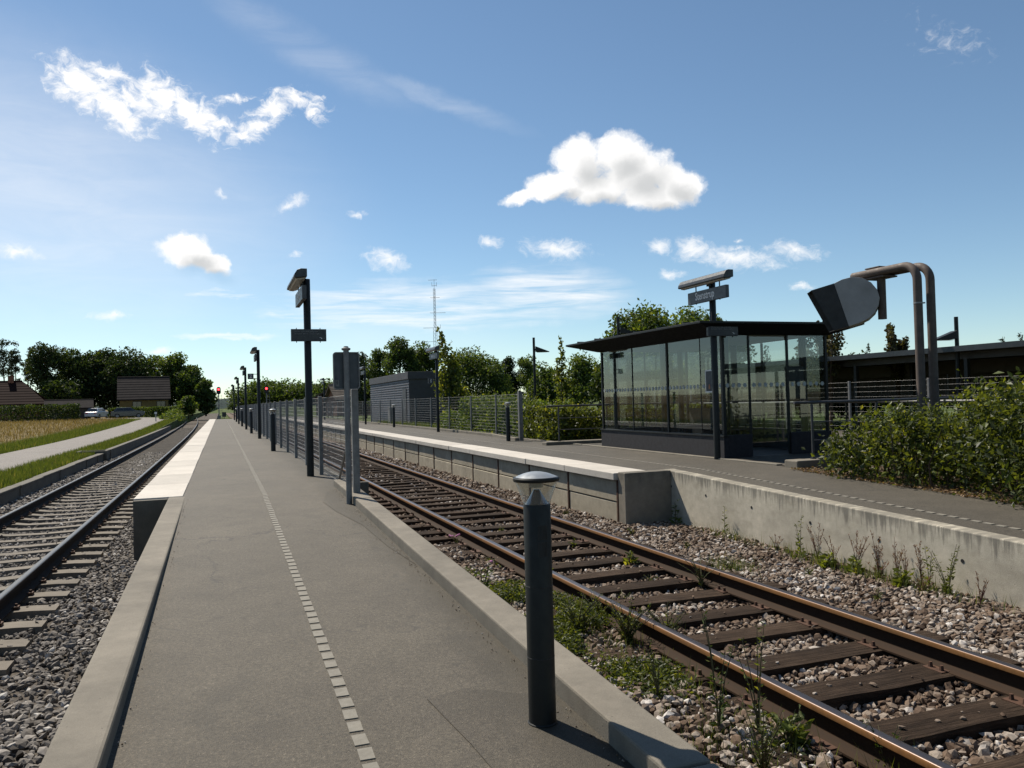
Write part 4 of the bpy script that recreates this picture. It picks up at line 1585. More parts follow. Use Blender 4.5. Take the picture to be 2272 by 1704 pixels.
m = MB()
m.box(SX0, SX0 + 0.10, SY0, SY1, Z0, ZB - 0.03)
sh_part('base_wall', m, T['shelt'], bevel=0.006)
m = MB()
m.box(SX0 - 0.02, SX0 + 0.12, SY0 - 0.02, SY1 + 0.02, ZB - 0.028, ZB)
sh_part('sill', m, T['post'])
for (xa, xb, ya, yb) in ((SX0 + 0.101, 9.46, SY0, SY0 + 0.1), (10.36, SX1, SY0, SY0 + 0.1), (SX0 + 0.101, SX1, SY1 - 0.1, SY1), (SX1 - 0.1, SX1, SY0 + 0.101, SY1 - 0.101)):
    m = MB()
    m.box(xa, xb, ya, yb, Z0, ZB)
    sh_part('base_wall', m, T['shelt'], bevel=0.006)
m = MB()
m.box(SX0 + 0.11, SX1 - 0.11, SY0 + 0.0, SY1 - 0.11, Z0 - 0.1, Z0 + 0.012)
sh_part('floor', m, T['lane'])


def pane(xa, ya, xb, yb, z0, z1):
    m = MB()
    L = math.hypot(xb - xa, yb - ya)
    nx_, ny_ = -(yb - ya) / L * 0.004, (xb - xa) / L * 0.004
    m.add([(xa, ya, z0), (xb, yb, z0), (xb, yb, z1), (xa, ya, z1)], [(0, 1, 2, 3)])
    p = sh_part('glass_pane', m, T['glass'])
    return p


def dots(parent, xa, ya, xb, yb, z, sgn):
    m = MB()
    L = math.hypot(xb - xa, yb - ya)
    ux, uy = (xb - xa) / L, (yb - ya) / L
    n = max(1, int(L / 0.125))
    for i in range(n):
        t_ = (i + 0.5) * L / n
        cx, cy = xa + ux * t_ + uy * sgn * 0.006, ya + uy * t_ - ux * sgn * 0.006
        ring = [(cx + ux * 0.042 * math.cos(a), cy + uy * 0.042 * math.cos(a), z + 0.042 * math.sin(a)) for a in [2 * math.pi * k / 12 for k in range(12)]]
        m.add(ring, [tuple(range(12))])
    sh_part('marking_dots', m, M('frosted_dot', (0.42, 0.45, 0.44), 0.8) if 'dot' not in T else T['dot'], parent)


T['dot'] = M('frosted_dot', (0.40, 0.43, 0.42), 0.8)
fy = [SY0 + 0.04, 13.45, 14.68, 16.2, SY1 - 0.04]
for ya, yb in zip(fy[:-1], fy[1:]):
    p = pane(SX0 + 0.05, ya + 0.012, SX0 + 0.05, yb - 0.012, ZB, ZT)
    dots(p, SX0 + 0.05, ya + 0.03, SX0 + 0.05, yb - 0.03, 1.915, -1)
for ya, yb in zip(fy[:-1], fy[1:]):
    pane(SX1 - 0.05, ya + 0.012, SX1 - 0.05, yb - 0.012, ZB, ZT)
for xa, xb in ((SX0 + 0.06, 9.44), (10.37, SX1 - 0.06)):
    p = pane(xa, SY0 + 0.05, xb, SY0 + 0.05, ZB, ZT)
    dots(p, xa + 0.02, SY0 + 0.05, xb - 0.02, SY0 + 0.05, 1.915, 1)
p = pane(9.48, SY0 + 0.06, 10.33, SY0 + 0.06, Z0 + 0.12, ZT - 0.02)
dots(p, 9.5, SY0 + 0.06, 10.31, SY0 + 0.06, 1.915, 1)
for xa, xb in ((SX0 + 0.06, 10.05), (10.07, SX1 - 0.06)):
    p = pane(xa, SY1 - 0.05, xb, SY1 - 0.05, ZB, ZT)
    dots(p, xa + 0.02, SY1 - 0.05, xb - 0.02, SY1 - 0.05, 1.915, 1)
# slim glazing posts
for (x, y, a) in ((SX0 + 0.05, SY0 + 0.05, 0.06), (SX0 + 0.05, 14.68, 0.045), (SX0 + 0.05, 16.2, 0.025), (SX0 + 0.05, 13.45, 0.014), (SX0 + 0.05, SY1 - 0.05, 0.05),
                  (9.46, SY0 + 0.05, 0.035), (10.35, SY0 + 0.05, 0.04), (SX1 - 0.05, SY0 + 0.05, 0.05), (SX1 - 0.05, SY1 - 0.05, 0.05), (SX1 - 0.05, 14.68, 0.04), (SX1 - 0.05, 16.2, 0.03), (10.06, SY1 - 0.05, 0.03)):
    m = MB()
    m.box(x - a / 2, x + a / 2, y - a / 2, y + a / 2, ZB - 0.4 if a > 0.02 else ZB, ZT)
    sh_part('glazing_post', m, T['post'])
# columns
for (x, y) in ((9.12, 17.5), (9.12, 15.25), (9.12, 12.98), (10.95, 17.5), (10.95, 15.25), (10.95, 12.98)):
    m = MB()
    m.cyl((x, y, Z0), (x, y, ZT + 0.05), 0.07, n=16)
    sh_part('column', m, T['post'], smooth=False, auto=True)
# roof: thin edge, underside tapering down to the glass
m = MB()
rx0, rx1, ry0, ry1 = 8.22, 12.0, 12.42, 18.42
zt_, ze_, zw_ = 3.10, 3.055, 2.87
m.hexa([(SX0 - 0.02, SY0 - 0.02, zw_), (SX1 + 0.02, SY0 - 0.02, zw_), (SX1 + 0.02, SY1 + 0.02, zw_), (SX0 - 0.02, SY1 + 0.02, zw_)],
       [(rx0, ry0, ze_), (rx1, ry0, ze_), (rx1, ry1, ze_), (rx0, ry1, ze_)])
rf = sh_part('roof', m, T['roofdk'])
m = MB()
m.box(rx0 - 0.01, rx1 + 0.01, ry0 - 0.01, ry1 + 0.01, ze_ + 0.002, zt_)
sh_part('roof_edge', m, T['post'], rf, bevel=0.006)
m = MB()
m.box(SX0 + 0.1, SX1 - 0.1, SY0 + 0.1, SY1 - 0.1, zw_ - 0.012, zw_ - 0.003)
sh_part('ceiling', m, T['soffit'], rf)
m = MB()
for k in range(6):
    yy = ry0 + 0.6 + k * 0.95
    m.box(rx0 + 0.02, rx0 + 0.22, yy, yy + 0.03, zt_ + 0.001, zt_ + 0.035)
sh_part('snow_clip', m, T['alu'], rf)
# bench and litter bin inside, poster on the glass
m = MB()
m.box(10.55, 11.0, 14.9, 17.2, 0.95, 1.01)
m.box(10.6, 10.66, 15.0, 15.06, Z0, 0.95)
m.box(10.6, 10.66, 17.0, 17.06, Z0, 0.95)
m.box(10.98, 11.05, 14.9, 17.2, 1.05, 1.40)
bn = thing('bench', 'dark bench inside the glass shelter', 'bench', (10.8, 16.0, Z0))
m2 = MB()
m2.box(-0.25, 0.2, -1.1, 1.2, 0.40, 0.46)
m2.build('seat', T['post'], bn)
for yy in (-1.0, 1.05):
    m2 = MB()
    m2.box(-0.2, -0.14, yy, yy + 0.06, 0.0, 0.40)
    m2.box(0.1, 0.16, yy, yy + 0.06, 0.0, 0.40)
    m2.build('leg', T['post'], bn)
m2 = MB()
m2.box(0.19, 0.25, -1.1, 1.2, 0.52, 0.88)
m2.build('backrest', T['timberw'], bn)
po = thing('poster', 'dark blue poster in a white frame on the shelter glass', 'poster', (SX0 + 0.03, 13.10, 2.01))
m = MB()
m.box(-0.012, 0.0, -0.145, 0.145, -0.22, 0.22)
m.build('frame', T['white'], po, bevel=0.003)
m = MB()
m.box(-0.015, -0.0125, -0.118, 0.118, -0.193, 0.193)
m.build('sheet', M('poster_blue', (0.014, 0.018, 0.032), 0.5, 0, 0.1), po)
m = MB()
m.box(-0.017, -0.0155, -0.02, 0.03, -0.15, -0.09)
m.cyl((-0.0155, 0.005, -0.075), (-0.017, 0.005, -0.075), 0.018, n=10)
m.build('printed_mark', M('poster_orange', (0.3, 0.1, 0.03), 0.6), po)


tb = thing('timetable_board', 'black timetable board hanging inside the shelter by the door pane', 'board', (10.72, 12.95, 1.95))
m = MB()
m.box(-0.22, 0.22, -0.03, 0.03, -0.32, 0.32)
m.build('case', T['black'], tb, bevel=0.006)
m = MB()
m.box(-0.19, 0.19, -0.034, -0.031, -0.29, 0.29)
m.build('sheet', T['navy'], tb)
# ------------------------------------------------------------------ handrails at both ends of the shelter forecourt
def railing(label, x0, x1, y, zk, xs):
    r_ = thing('handrail', label, 'railing', (x0, y, zk))
    m = MB()
    m.box(-0.35, x1 - x0, -0.16, 0.16, -0.25, 0.0)
    m.build('base_kerb', T['kerb'], r_, bevel=0.02)
    for x in xs:
        m = MB()
        m.cyl((x - x0, 0, -0.02), (x - x0, 0, 0.90), 0.021, n=12)
        m.cyl((x - x0, 0, 0.0), (x - x0, 0, 0.012), 0.05, n=12)
        m.build('post', T['railgrey'], r_, auto=True)
    m = MB()
    m.cyl((-0.25, 0, 0.92), (x1 - x0, 0, 0.92), 0.024, n=12)
    m.build('top_rail', T['railgrey'], r_, auto=True)
    for z in (0.30, 0.60):
        m = MB()
        m.cyl((xs[0] - x0, 0, z), (x1 - x0, 0, z), 0.009, n=8)
        m.build('middle_rail', T['railgrey'], r_, auto=True)
    return r_


railing('grey handrail on a pale kerb between the shelter and the clipped hedge', 8.22, 13.0, 19.2, 0.64, (8.3, 9.7, 11.2, 12.7))
railing('grey handrail on a pale kerb between the shelter and the overgrown hedge', 8.95, 13.0, 10.55, 0.66, (9.05, 10.4, 11.8, 13.0))
rr3 = thing('handrail', 'long pale handrail along the footpath behind the shelter', 'railing', (13.6, 9, 0.5))
for k in range(7):
    m = MB()
    m.cyl((0, 1.9 * k, 0), (0, 1.9 * k, 0.98), 0.024, n=10)
    m.build('post', T['post'], rr3, auto=True)
m = MB()
m.cyl((0, -0.3, 1.0), (0, 12.4, 1.0), 0.026, n=10)
m.build('top_rail', T['galv'], rr3, auto=True)

# ------------------------------------------------------------------ twin pipe mast with hooded mirror box
mt = thing('mirror_mast', 'tall twin brown pipe mast bent over, carrying a hooded mirror box', 'mast', (10.0, 9.25, 0.3))
for dx in (0.0, 0.26):
    pts = [(dx, 0, 0.0), (dx, 0, 1.2), (dx, 0, 2.4), (dx, 0, 3.12)]
    rb_ = 0.24
    for k in range(1, 9):
        a = R(90 * k / 8)
        pts.append((dx, rb_ - rb_ * math.cos(a), 3.12 + rb_ * math.sin(a)))
    pts += [(dx, 0.8, 3.36), (dx, 1.30, 3.36)]
    m = MB()
    m.tube(pts, 0.064, 18)
    m.build('pipe', T['pipe'], mt, auto=True)
m = MB()
for z in (2.75,):
    m.lathe([(0.0645, z), (0.068, z), (0.068, z + 0.022), (0.0645, z + 0.022)], 18)
    m.cyl((0.068, -0.02, z + 0.01), (0.09, -0.05, z + 0.01), 0.012, n=6)
m.build('clamp', T['wire'], mt)
m = MB()
m.box(-0.02, 0.28, 0.72, 1.02, 3.43, 3.45)
m.box(-0.02, 0.28, 0.64, 1.08, 3.265, 3.29)
m.build('clamp_plate', T['pipe'], mt, bevel=0.004)
m = MB()
m.cyl((0.12, 0.82, 3.27), (0.12, 0.82, 2.60), 0.066, n=18)
m.build('drop_tube', T['pipe'], mt, auto=True)
# mirror box: flat D shaped cheeks, rounded grey back, dark open hood; turned some 45 degrees to the track
HB = Vector((9.78, 10.18, 3.19))
hu = Vector((0.70, -0.714, 0.0))          # along the box, towards its rounded back
hd_ = Vector((0.714, 0.70, 0.0))          # across the box


def hood_pt(px, py, dep, du=0.0):
    d = ray(px, py)
    p = CAM_P + d * ((HB - CAM_P).dot(hd_) / d.dot(hd_))
    return p + hd_ * dep + hu * du - Vector((10.0, 9.25, 0.3))


z5 = lambda x, y: (1700 + x / 2.86, 550 + y / 2.86)
lt = [z5(*q) for q in ((430, 225), (480, 200), (545, 183), (610, 190), (665, 218), (705, 265), (720, 315), (712, 365), (690, 410), (650, 448), (590, 478), (525, 497))]
n = len(lt)
m = MB()
m.add([hood_pt(*q, 0.0) for q in lt] + [hood_pt(*q, 0.40) for q in lt], [tuple(range(n)), tuple(reversed(range(n, 2 * n)))] + [(i, (i + 1) % n, (i + 1) % n + n, i + n) for i in range(n)])
hb = m.build('mirror_box', T['hoodlt'], mt, bevel=0.006)
dk = [z5(*q) for q in ((430, 225), (285, 270), (430, 524), (525, 497))]
for d0, d1, du in ((0.001, 0.013, 0.0), (0.387, 0.399, -0.10)):
    m = MB()
    q4 = [hood_pt(*dk[0], d0), hood_pt(*dk[1], d0, du), hood_pt(*dk[2], d0, du), hood_pt(*dk[3], d0)]
    q5 = [v + hd_ * (d1 - d0) for v in q4]
    m.add(q4 + q5, [(0, 1, 2, 3), (7, 6, 5, 4), (0, 4, 5, 1), (1, 5, 6, 2), (2, 6, 7, 3), (3, 7, 4, 0)])
    m.build('hood_side', T['hooddk'], hb)
for i, j in ((0, 1), (3, 2)):
    m = MB()
    a0, a1 = hood_pt(*dk[i], 0.014), hood_pt(*dk[j], 0.014)
    b0_, b1_ = hood_pt(*dk[i], 0.386), hood_pt(*dk[j], 0.386, -0.10)
    up_ = Vector((0, 0, 0.008 if i else -0.008))
    m.add([a0, a1, b1_, b0_, a0 + up_, a1 + up_, b1_ + up_, b0_ + up_], [(0, 1, 2, 3), (7, 6, 5, 4), (0, 4, 5, 1), (1, 5, 6, 2), (2, 6, 7, 3), (3, 7, 4, 0)])
    m.build('hood_cover', T['hooddk'], hb)

# ------------------------------------------------------------------ covered walkway behind the hedge
cw = thing('covered_walkway', 'long low grey canopy roof on posts behind the big hedge', 'canopy', (19, 8, 0.45))
for ya, yb, dz in ((0.6, 24.0, 0.0), (-9.0, 0.58, 0.05)):
    m = MB()
    m.prism([(-1.3, 2.26 + dz), (3.4, 2.16 + dz), (3.4, 2.26 + dz), (-1.3, 2.36 + dz)], 'y', ya, yb)
    m.build('roof', T['canopy'], cw, bevel=0.01)
    m = MB()
    m.box(-1.34, -1.302, ya, yb, 2.24 + dz, 2.38 + dz)
    m.build('roof_edge', T['alu'], cw)
    m = MB()
    m.box(-0.72, -0.60, ya + 0.05, yb - 0.05, 2.06, 2.235)
    m.build('beam', T['canopy'], cw)
    m = MB()
    m.box(2.5, 2.62, ya + 0.05, yb - 0.05, 1.75, 2.15)
    m.build('beam', T['canopylt'], cw)
for k in range(8):
    m = MB()
    m.box(3.3, 3.36, -8.9 + 4.1 * k, -4.85 + 4.1 * k, 0.9, 2.14)
    m.build('back_panel', T['canopylt'], cw)
for k in range(9):
    for dx in (-1.0, 1.2):
        m = MB()
        m.box(dx - 0.05, dx + 0.05, -8 + 3.8 * k - 0.05, -8 + 3.8 * k + 0.05, 0.0, 2.05 if dx < 0 else 2.15)
        m.build('post', T['post'], cw)


# ------------------------------------------------------------------ path lamps with wedge shaped heads
def wedge_lamp(label, loc, H, rz, group=None):
    t = thing('path_lamp', label, 'lamp post', loc, rz, group)
    m = MB()
    m.cyl((0, 0, -0.2), (0, 0, H), 0.055, 0.05, 12)
    m.build('post', T['post'], t, auto=True)
    m = MB()
    m.add([(0.06, -0.16, H - 0.58), (0.06, 0.16, H - 0.58), (0.06, 0.16, H - 0.36), (0.06, -0.16, H - 0.36), (0.62, -0.14, H - 0.60), (0.62, 0.14, H - 0.60), (0.62, 0.14, H - 0.585), (0.62, -0.14, H - 0.585)],
          [(0, 3, 2, 1), (4, 5, 6, 7), (0, 1, 5, 4), (3, 7, 6, 2), (0, 4, 7, 3), (1, 2, 6, 5)])
    hd = m.build('lamp_head', T['post'], t, bevel=0.006)
    m = MB()
    m.box(0.12, 0.52, -0.11, 0.11, H - 0.605, H - 0.598)
    m.build('lens', T['diff'], hd)
    m = MB()
    m.box(0.0, 0.07, -0.03, 0.03, H - 0.53, H - 0.45)
    m.build('bracket', T['post'], t)
    return t


p = at(1184, 749, 30.0)
wedge_lamp('slim lamp post with a wedge head above the clipped hedge', (p.x, 30.0, 0.4), p.z - 0.4, R(-20))
p = at(1371, 703, 24.5)
wedge_lamp('lamp post with a wedge head rising just behind the shelter roof', (p.x, 24.5, 0.4), p.z - 0.4, R(-20))
p = at(2121, 703, 15.5)
wedge_lamp('lamp post with a wedge head standing behind the canopy roof', (p.x, 15.5, 0.4), p.z - 0.4, R(160))

# ------------------------------------------------------------------ railway signals
def signal(label, loc, H):
    t = thing('railway_signal', label, 'signal', loc)
    m = MB()
    m.cyl((0, 0, -0.3), (0, 0, H - 0.3), 0.06, n=10)
    m.build('mast', T['galv'], t, auto=True)
    m = MB()
    m.prism([(0.26 * math.cos(R(a)), H + (0.2 if 0 < a < 180 else -0.2) + 0.26 * math.sin(R(a))) for a in (0, 30, 60, 90, 120, 150, 180, 210, 240, 270, 300, 330)], 'y', -0.06, 0.06)
    hd = m.build('signal_head', T['black'], t)
    m = MB()
    m.cyl((0, -0.062, H + 0.15), (0, -0.09, H + 0.15), 0.12, n=16)
    m.build('red_lamp', T['redlight'], hd)
    m = MB()
    pts = [(0.13 * math.cos(R(a)), H + 0.15 + 0.13 * math.sin(R(a))) for a in range(0, 181, 20)]
    vs = [(x, -0.06, z) for x, z in pts] + [(x, -0.26, z) for x, z in pts]
    m.add(vs, [(i, i + 1, len(pts) + i + 1, len(pts) + i) for i in range(len(pts) - 1)])
    m.build('visor', T['black'], hd)
    m = MB()
    for z in np.arange(0.3, H - 0.5, 0.3):
        m.box(0.07, 0.35, -0.015, 0.015, z, z + 0.03)
    m.box(0.34, 0.37, -0.015, 0.015, 0.2, H - 0.5)
    m.build('ladder', T['galv'], t)
    m = MB()
    m.box(-0.2, 0.2, -0.15, 0.15, 0.5, 0.9)
    m.build('relay_box', T['galv'], t)
    return t


p = at(485, 864, 104)
signal('red light signal at the far end of the island platform', (p.x, 104, -0.1), p.z + 0.1 - 0.15)
p = at(591, 862, 100)
signal('red light signal showing above the wire fence', (p.x, 100, -0.1), p.z + 0.1 - 0.15)
sb = thing('speed_board', 'small dark square board on a short post past the platform end', 'sign', (at(497, 905, 108).x, 108, 0.0))
m = MB()
m.box(-0.25, 0.25, -0.02, 0.02, 0.6, 1.2)
m.build('board', T['navy'], sb)
m = MB()
m.box(-0.04, 0.04, 0.02, 0.08, -0.2, 1.2)
m.build('post', T['galv'], sb)

# ------------------------------------------------------------------ grey technical hut
ht = thing('technical_hut', 'flat grey metal clad hut with dark end wall behind the fence', 'hut', (12.0, 50.5, 0.3))
hx0, hx1, hy0, hy1, hz = -1.95, 0.55, -6.0, 6.4, 3.22
m = MB()
m.box(hx0 + 0.03, hx1, hy0 + 0.03, hy1, 0, hz - 0.42)
m.build('wall', T['hut'], ht)
for k, (ya, yb) in enumerate(((hy0, hy0 + 3.9), (hy0 + 3.96, hy0 + 8.1), (hy0 + 8.16, hy1))):
    m = MB()
    n = 19
    for i in range(n):
        z0, z1 = 0.05 + i * 0.145, 0.05 + i * 0.145 + 0.118
        m.add([(hx0 - 0.01, ya, z0), (hx0 - 0.01, yb, z0), (hx0 + 0.028, yb, z1), (hx0 + 0.028, ya, z1), (hx0 + 0.029, ya, z0), (hx0 + 0.029, yb, z0)], [(0, 1, 2, 3), (0, 4, 5, 1)])
    m.build('slatted_cladding', T['hut'], ht)
m = MB()
m.box(hx0 - 0.06, hx1 + 0.06, hy0 - 0.05, hy1 + 0.05, hz - 0.42, hz)
m.build('roof_fascia', T['hut'], ht, bevel=0.01)
m = MB()
m.box(hx0 - 0.03, hx0, hy0 + 0.7, hy0 + 1.65, 0.05, 2.3)
dr = m.build('door', M('hut_door', (0.055, 0.058, 0.066), 0.5), ht)
m = MB()
m.box(hx0 - 0.06, hx0 - 0.03, hy0 + 0.8, hy0 + 0.9, 1.1, 1.18)
m.build('handle', T['wire'], dr)
cb_ = thing('meter_cabinet', 'small pale cabinet in front of the grey hut', 'cabinet', (9.55, 47.2, 0.45))
m = MB()
m.box(-0.15, 0.15, -0.28, 0.28, 0.0, 1.0)
m.build('case', T['galv'], cb_, bevel=0.01)
m = MB()
m.box(-0.17, 0.17, -0.3, 0.3, 1.002, 1.05)
m.build('lid', T['galv'], cb_)


# ------------------------------------------------------------------ houses
def gable_house(name, label, cat, loc, L, D, wall_h, roof_h, wall_m, roof_m, over=0.35, hip=0.0, rz=0.0, win=(), chim=None, tiles=True, door=None):
    """long side along local X, front at local -Y"""
    t = thing(name, label, cat, loc, rz)
    m = MB()
    m.box(-L / 2, L / 2, -D / 2, D / 2, -0.5, wall_h)
    if hip == 0:
        m.prism([(-D / 2, wall_h), (D / 2, wall_h), (0, wall_h + roof_h * 0.97)], 'x', -L / 2, L / 2)
    m.build('wall', wall_m, t)
    rs_ = roof_h / (D / 2)
    e = D / 2 + over
    ez = wall_h - over * rs_
    rz_ = wall_h + roof_h
    hx = L / 2 + over
    m = MB()
    th = 0.14
    ridge = L / 2 + over - hip
    top = [(-hx, -e, ez), (hx, -e, ez), (ridge, 0, rz_), (-ridge, 0, rz_), (hx, e, ez), (-hx, e, ez)]
    up = [(x, y, z + th) for x, y, z in top]
    fs = [(0, 1, 2, 3), (3, 2, 4, 5)]
    fu = [(6, 9, 8, 7), (9, 11, 10, 8)]
    m.add(top + up, fs + fu + [(0, 6, 7, 1), (5, 4, 10, 11), (1, 7, 8, 2), (2, 8, 10, 4), (0, 3, 9, 6), (3, 5, 11, 9)])
    ro = m.build('roof', roof_m, t)
    if tiles:
        n = 9
        for s_ in (-1, 1):
            tm = MB()
            for i in range(n):
                f0, f1 = i / n, (i + 0.93) / n
                ya, za = s_ * e * (1 - f0), ez + (rz_ - ez) * f0 + th + 0.05
                yb, zb_ = s_ * e * (1 - f1), ez + (rz_ - ez) * f1 + th + 0.012
                xa, xb = hx - hip * f0, hx - hip * f1
                tm.add([(-xa, ya, za), (xa, ya, za), (xb, yb, zb_), (-xb, yb, zb_), (-xa, ya, za - 0.04), (xa, ya, za - 0.04)], [(0, 1, 2, 3), (4, 5, 1, 0)])
            tm.build('tile_courses', roof_m, ro)
        rg = MB()
        rg.cyl((-ridge, 0, rz_ + th + 0.02), (ridge, 0, rz_ + th + 0.02), 0.11, n=8)
        rg.build('ridge_tiles', roof_m, ro)
    if chim:
        m = MB()
        cx, cw_ = chim
        m.box(cx - cw_, cx + cw_, -cw_, cw_, rz_ - 0.6, rz_ + 0.85)
        m.box(cx - cw_ - 0.06, cx + cw_ + 0.06, -cw_ - 0.06, cw_ + 0.06, rz_ + 0.851, rz_ + 0.95)
        m.build('chimney', T['brick'], ro)
    for (x, z0, w_, h_) in win:
        m = MB()
        m.box(x - w_ / 2, x + w_ / 2, -D / 2 - 0.06, -D / 2 - 0.001, z0, z0 + h_)
        wf = m.build('window', T['timberw'], t)
        m = MB()
        m.box(x - w_ / 2 + 0.08, x - 0.03, -D / 2 - 0.075, -D / 2 - 0.061, z0 + 0.08, z0 + h_ - 0.08)
        m.box(x + 0.03, x + w_ / 2 - 0.08, -D / 2 - 0.075, -D / 2 - 0.061, z0 + 0.08, z0 + h_ - 0.08)
        m.build('pane', T['pane'], wf)
    if door:
        x, w_, h_ = door
        m = MB()
        m.box(x - w_ / 2, x + w_ / 2, -D / 2 - 0.05, -D / 2 - 0.001, 0, h_)
        m.build('door', T['timberw'], t)
    return t


# yellow house, its neighbour and the shed across the field
Yh = 132.0
pa, pb = at(255, 893, Yh), at(374, 893, Yh)
yaw_h = R(6.5)
gable_house('house', 'low yellow house with a big brown tiled roof behind a clipped hedge', 'house', ((pa.x + pb.x) / 2, Yh + 3.5, 0.75), (pb.x - pa.x) - 0.7, 7.5, 2.75, 3.15, T['yellow'], T['tile_br'],
            rz=R(5), win=((-1.0, 1.15, 1.2, 1.15), (2.3, 1.15, 1.2, 1.15)), chim=None)
pa, pb = at(-150, 895, 124), at(62, 895, 124)
gable_house('house', 'dark house with a red tiled hipped roof and chimney behind the long hedge', 'house', ((pa.x + pb.x) / 2, 128, 0.75), 14.0, 8.5, 2.3, 3.0, T['brick'], T['tile_rd'],
            hip=3.4, rz=R(6), win=((-2, 0.9, 1.2, 1.2), (2.5, 0.9, 1.2, 1.2)), chim=(2.6, 0.35))
pa, pb = at(112, 892, 121), at(180, 892, 121)
gable_house('shed', 'low dark shed with a pale ridge between hedge and parked cars', 'shed', ((pa.x + pb.x) / 2, 123.5, 0.75), 5.2, 5.2, 1.5, 0.95, T['timberw'], T['tile_br'], rz=R(8), door=(0.8, 1.0, 1.4))
# brick station house
Ys = 98.0
ps_ = at(748, 868, Ys)
gable_house('station_house', 'red brick station house with pale tiled roof beyond the wire fence', 'house', (ps_.x + 1.6, Ys + 5, 0.4), 7.2, 6.4, 2.35, 1.85, T['brick'], T['tile_gy'], over=0.5, rz=R(78), hip=1.2,
            win=((-1.8, 0.9, 0.9, 1.3), (0.6, 0.9, 0.9, 1.3)), chim=(0.5, 0.3))
ps2 = at(772, 868, Ys - 6)
gable_house('station_house', 'small brick gabled annex at the near end of the station house', 'house', (ps2.x + 0.4, Ys - 5.0, 0.4), 4.2, 4.6, 2.0, 1.5, T['brick'], T['tile_gy'], over=0.4, rz=R(8), win=((-0.6, 0.9, 0.8, 1.2),))


# ------------------------------------------------------------------ parked cars
def car(label, loc, rz, paint):
    t = thing('parked_car', label, 'car', loc, rz)
    L = 2.05
    side_ = [(-L, 0.32), (-L, 0.72), (-L + 0.12, 0.92), (-1.05, 0.98), (1.0, 0.98), (L - 0.25, 0.90), (L, 0.72), (L, 0.35), (1.62, 0.24), (-1.62, 0.24)]
    m = MB()
    m.prism(side_, 'y', -0.82, 0.82)
    bd = m.build('body', paint, t, bevel=0.07, seg=3)
    m = MB()
    m.hexa([(-1.75, -0.76, 0.95), (1.05, -0.76, 0.95), (1.05, 0.76, 0.95), (-1.75, 0.76, 0.95)], [(-1.30, -0.60, 1.42), (0.30, -0.60, 1.42), (0.30, 0.60, 1.42), (-1.30, 0.60, 1.42)])
    m.build('cabin', paint, t, bevel=0.06, seg=3)
    for s_ in (-1, 1):
        for (xa, xb, xc, xd) in ((-1.42, -0.52, -0.52, -1.14), (-0.44, 0.68, 0.18, -0.44)):
            m = MB()
            y0, y1 = s_ * 0.755, s_ * 0.632
            m.add([(xa, y0, 1.0), (xb, y0, 1.0), (xc, y1, 1.36), (xd, y1, 1.36), (xa, y0 * 0.98, 1.0), (xb, y0 * 0.98, 1.0), (xc, y1 * 0.98, 1.36), (xd, y1 * 0.98, 1.36)],
                  [(0, 1, 2, 3), (7, 6, 5, 4), (0, 4, 5, 1), (1, 5, 6, 2), (2, 6, 7, 3), (3, 7, 4, 0)])
            m.build('side_window', T['pane'], t)
    m = MB()
    m.add([(1.02, -0.66, 1.0), (1.02, 0.66, 1.0), (0.40, 0.54, 1.40), (0.40, -0.54, 1.40)], [(0, 1, 2, 3)])
    m.v = [(x + 0.02, y, z + 0.02) for x, y, z in m.v]
    m.build('windscreen', T['pane'], t)
    m = MB()
    m.add([(-1.76, -0.66, 1.0), (-1.76, 0.66, 1.0), (-1.37, 0.54, 1.38), (-1.37, -0.54, 1.38)], [(3, 2, 1, 0)])
    m.v = [(x - 0.02, y, z + 0.015) for x, y, z in m.v]
    m.build('rear_window', T['pane'], t)
    for x in (-1.28, 1.28):
        for s_ in (-1, 1):
            m = MB()
            m.cyl((x, s_ * 0.84, 0.31), (x, s_ * 0.62, 0.31), 0.31, n=18)
            wh = m.build('wheel', T['tyre'], t, auto=True)
            m = MB()
            m.cyl((x, s_ * 0.85, 0.31), (x, s_ * 0.841, 0.31), 0.19, n=14)
            m.build('rim', T['wire'], wh)
    for s_ in (-1, 1):
        m = MB()
        m.box(-L - 0.01, -L + 0.09, s_ * 0.56 - 0.16, s_ * 0.56 + 0.16, 0.70, 0.86)
        m.build('tail_light', T['redlens'], t)
        m = MB()
        m.box(L - 0.12, L - 0.005, s_ * 0.55 - 0.18, s_ * 0.55 + 0.18, 0.66, 0.80)
        m.build('headlight', T['cone'], t)
    return t


p = at(216, 925, 122)
car('white car with a bright sun glint parked beside the shed', (p.x, 122, 0.74), R(75), T['carw'])
p = at(284, 925, 118)
car('dark estate car parked in front of the clipped hedge', (p.x, 118, 0.72), R(5), T['carg'])
mk = thing('marker_post', 'thin pale marker post at the bend of the lane', 'post', (at(346, 940, 92).x, 92, 0.35))
m = MB()
m.box(-0.05, 0.05, -0.03, 0.03, -0.2, 1.15)
m.build('stake', T['trim'], mk)
m = MB()
m.box(-0.12, 0.12, -0.05, -0.031, 0.95, 1.15)
m.build('reflector', T['white'], mk)

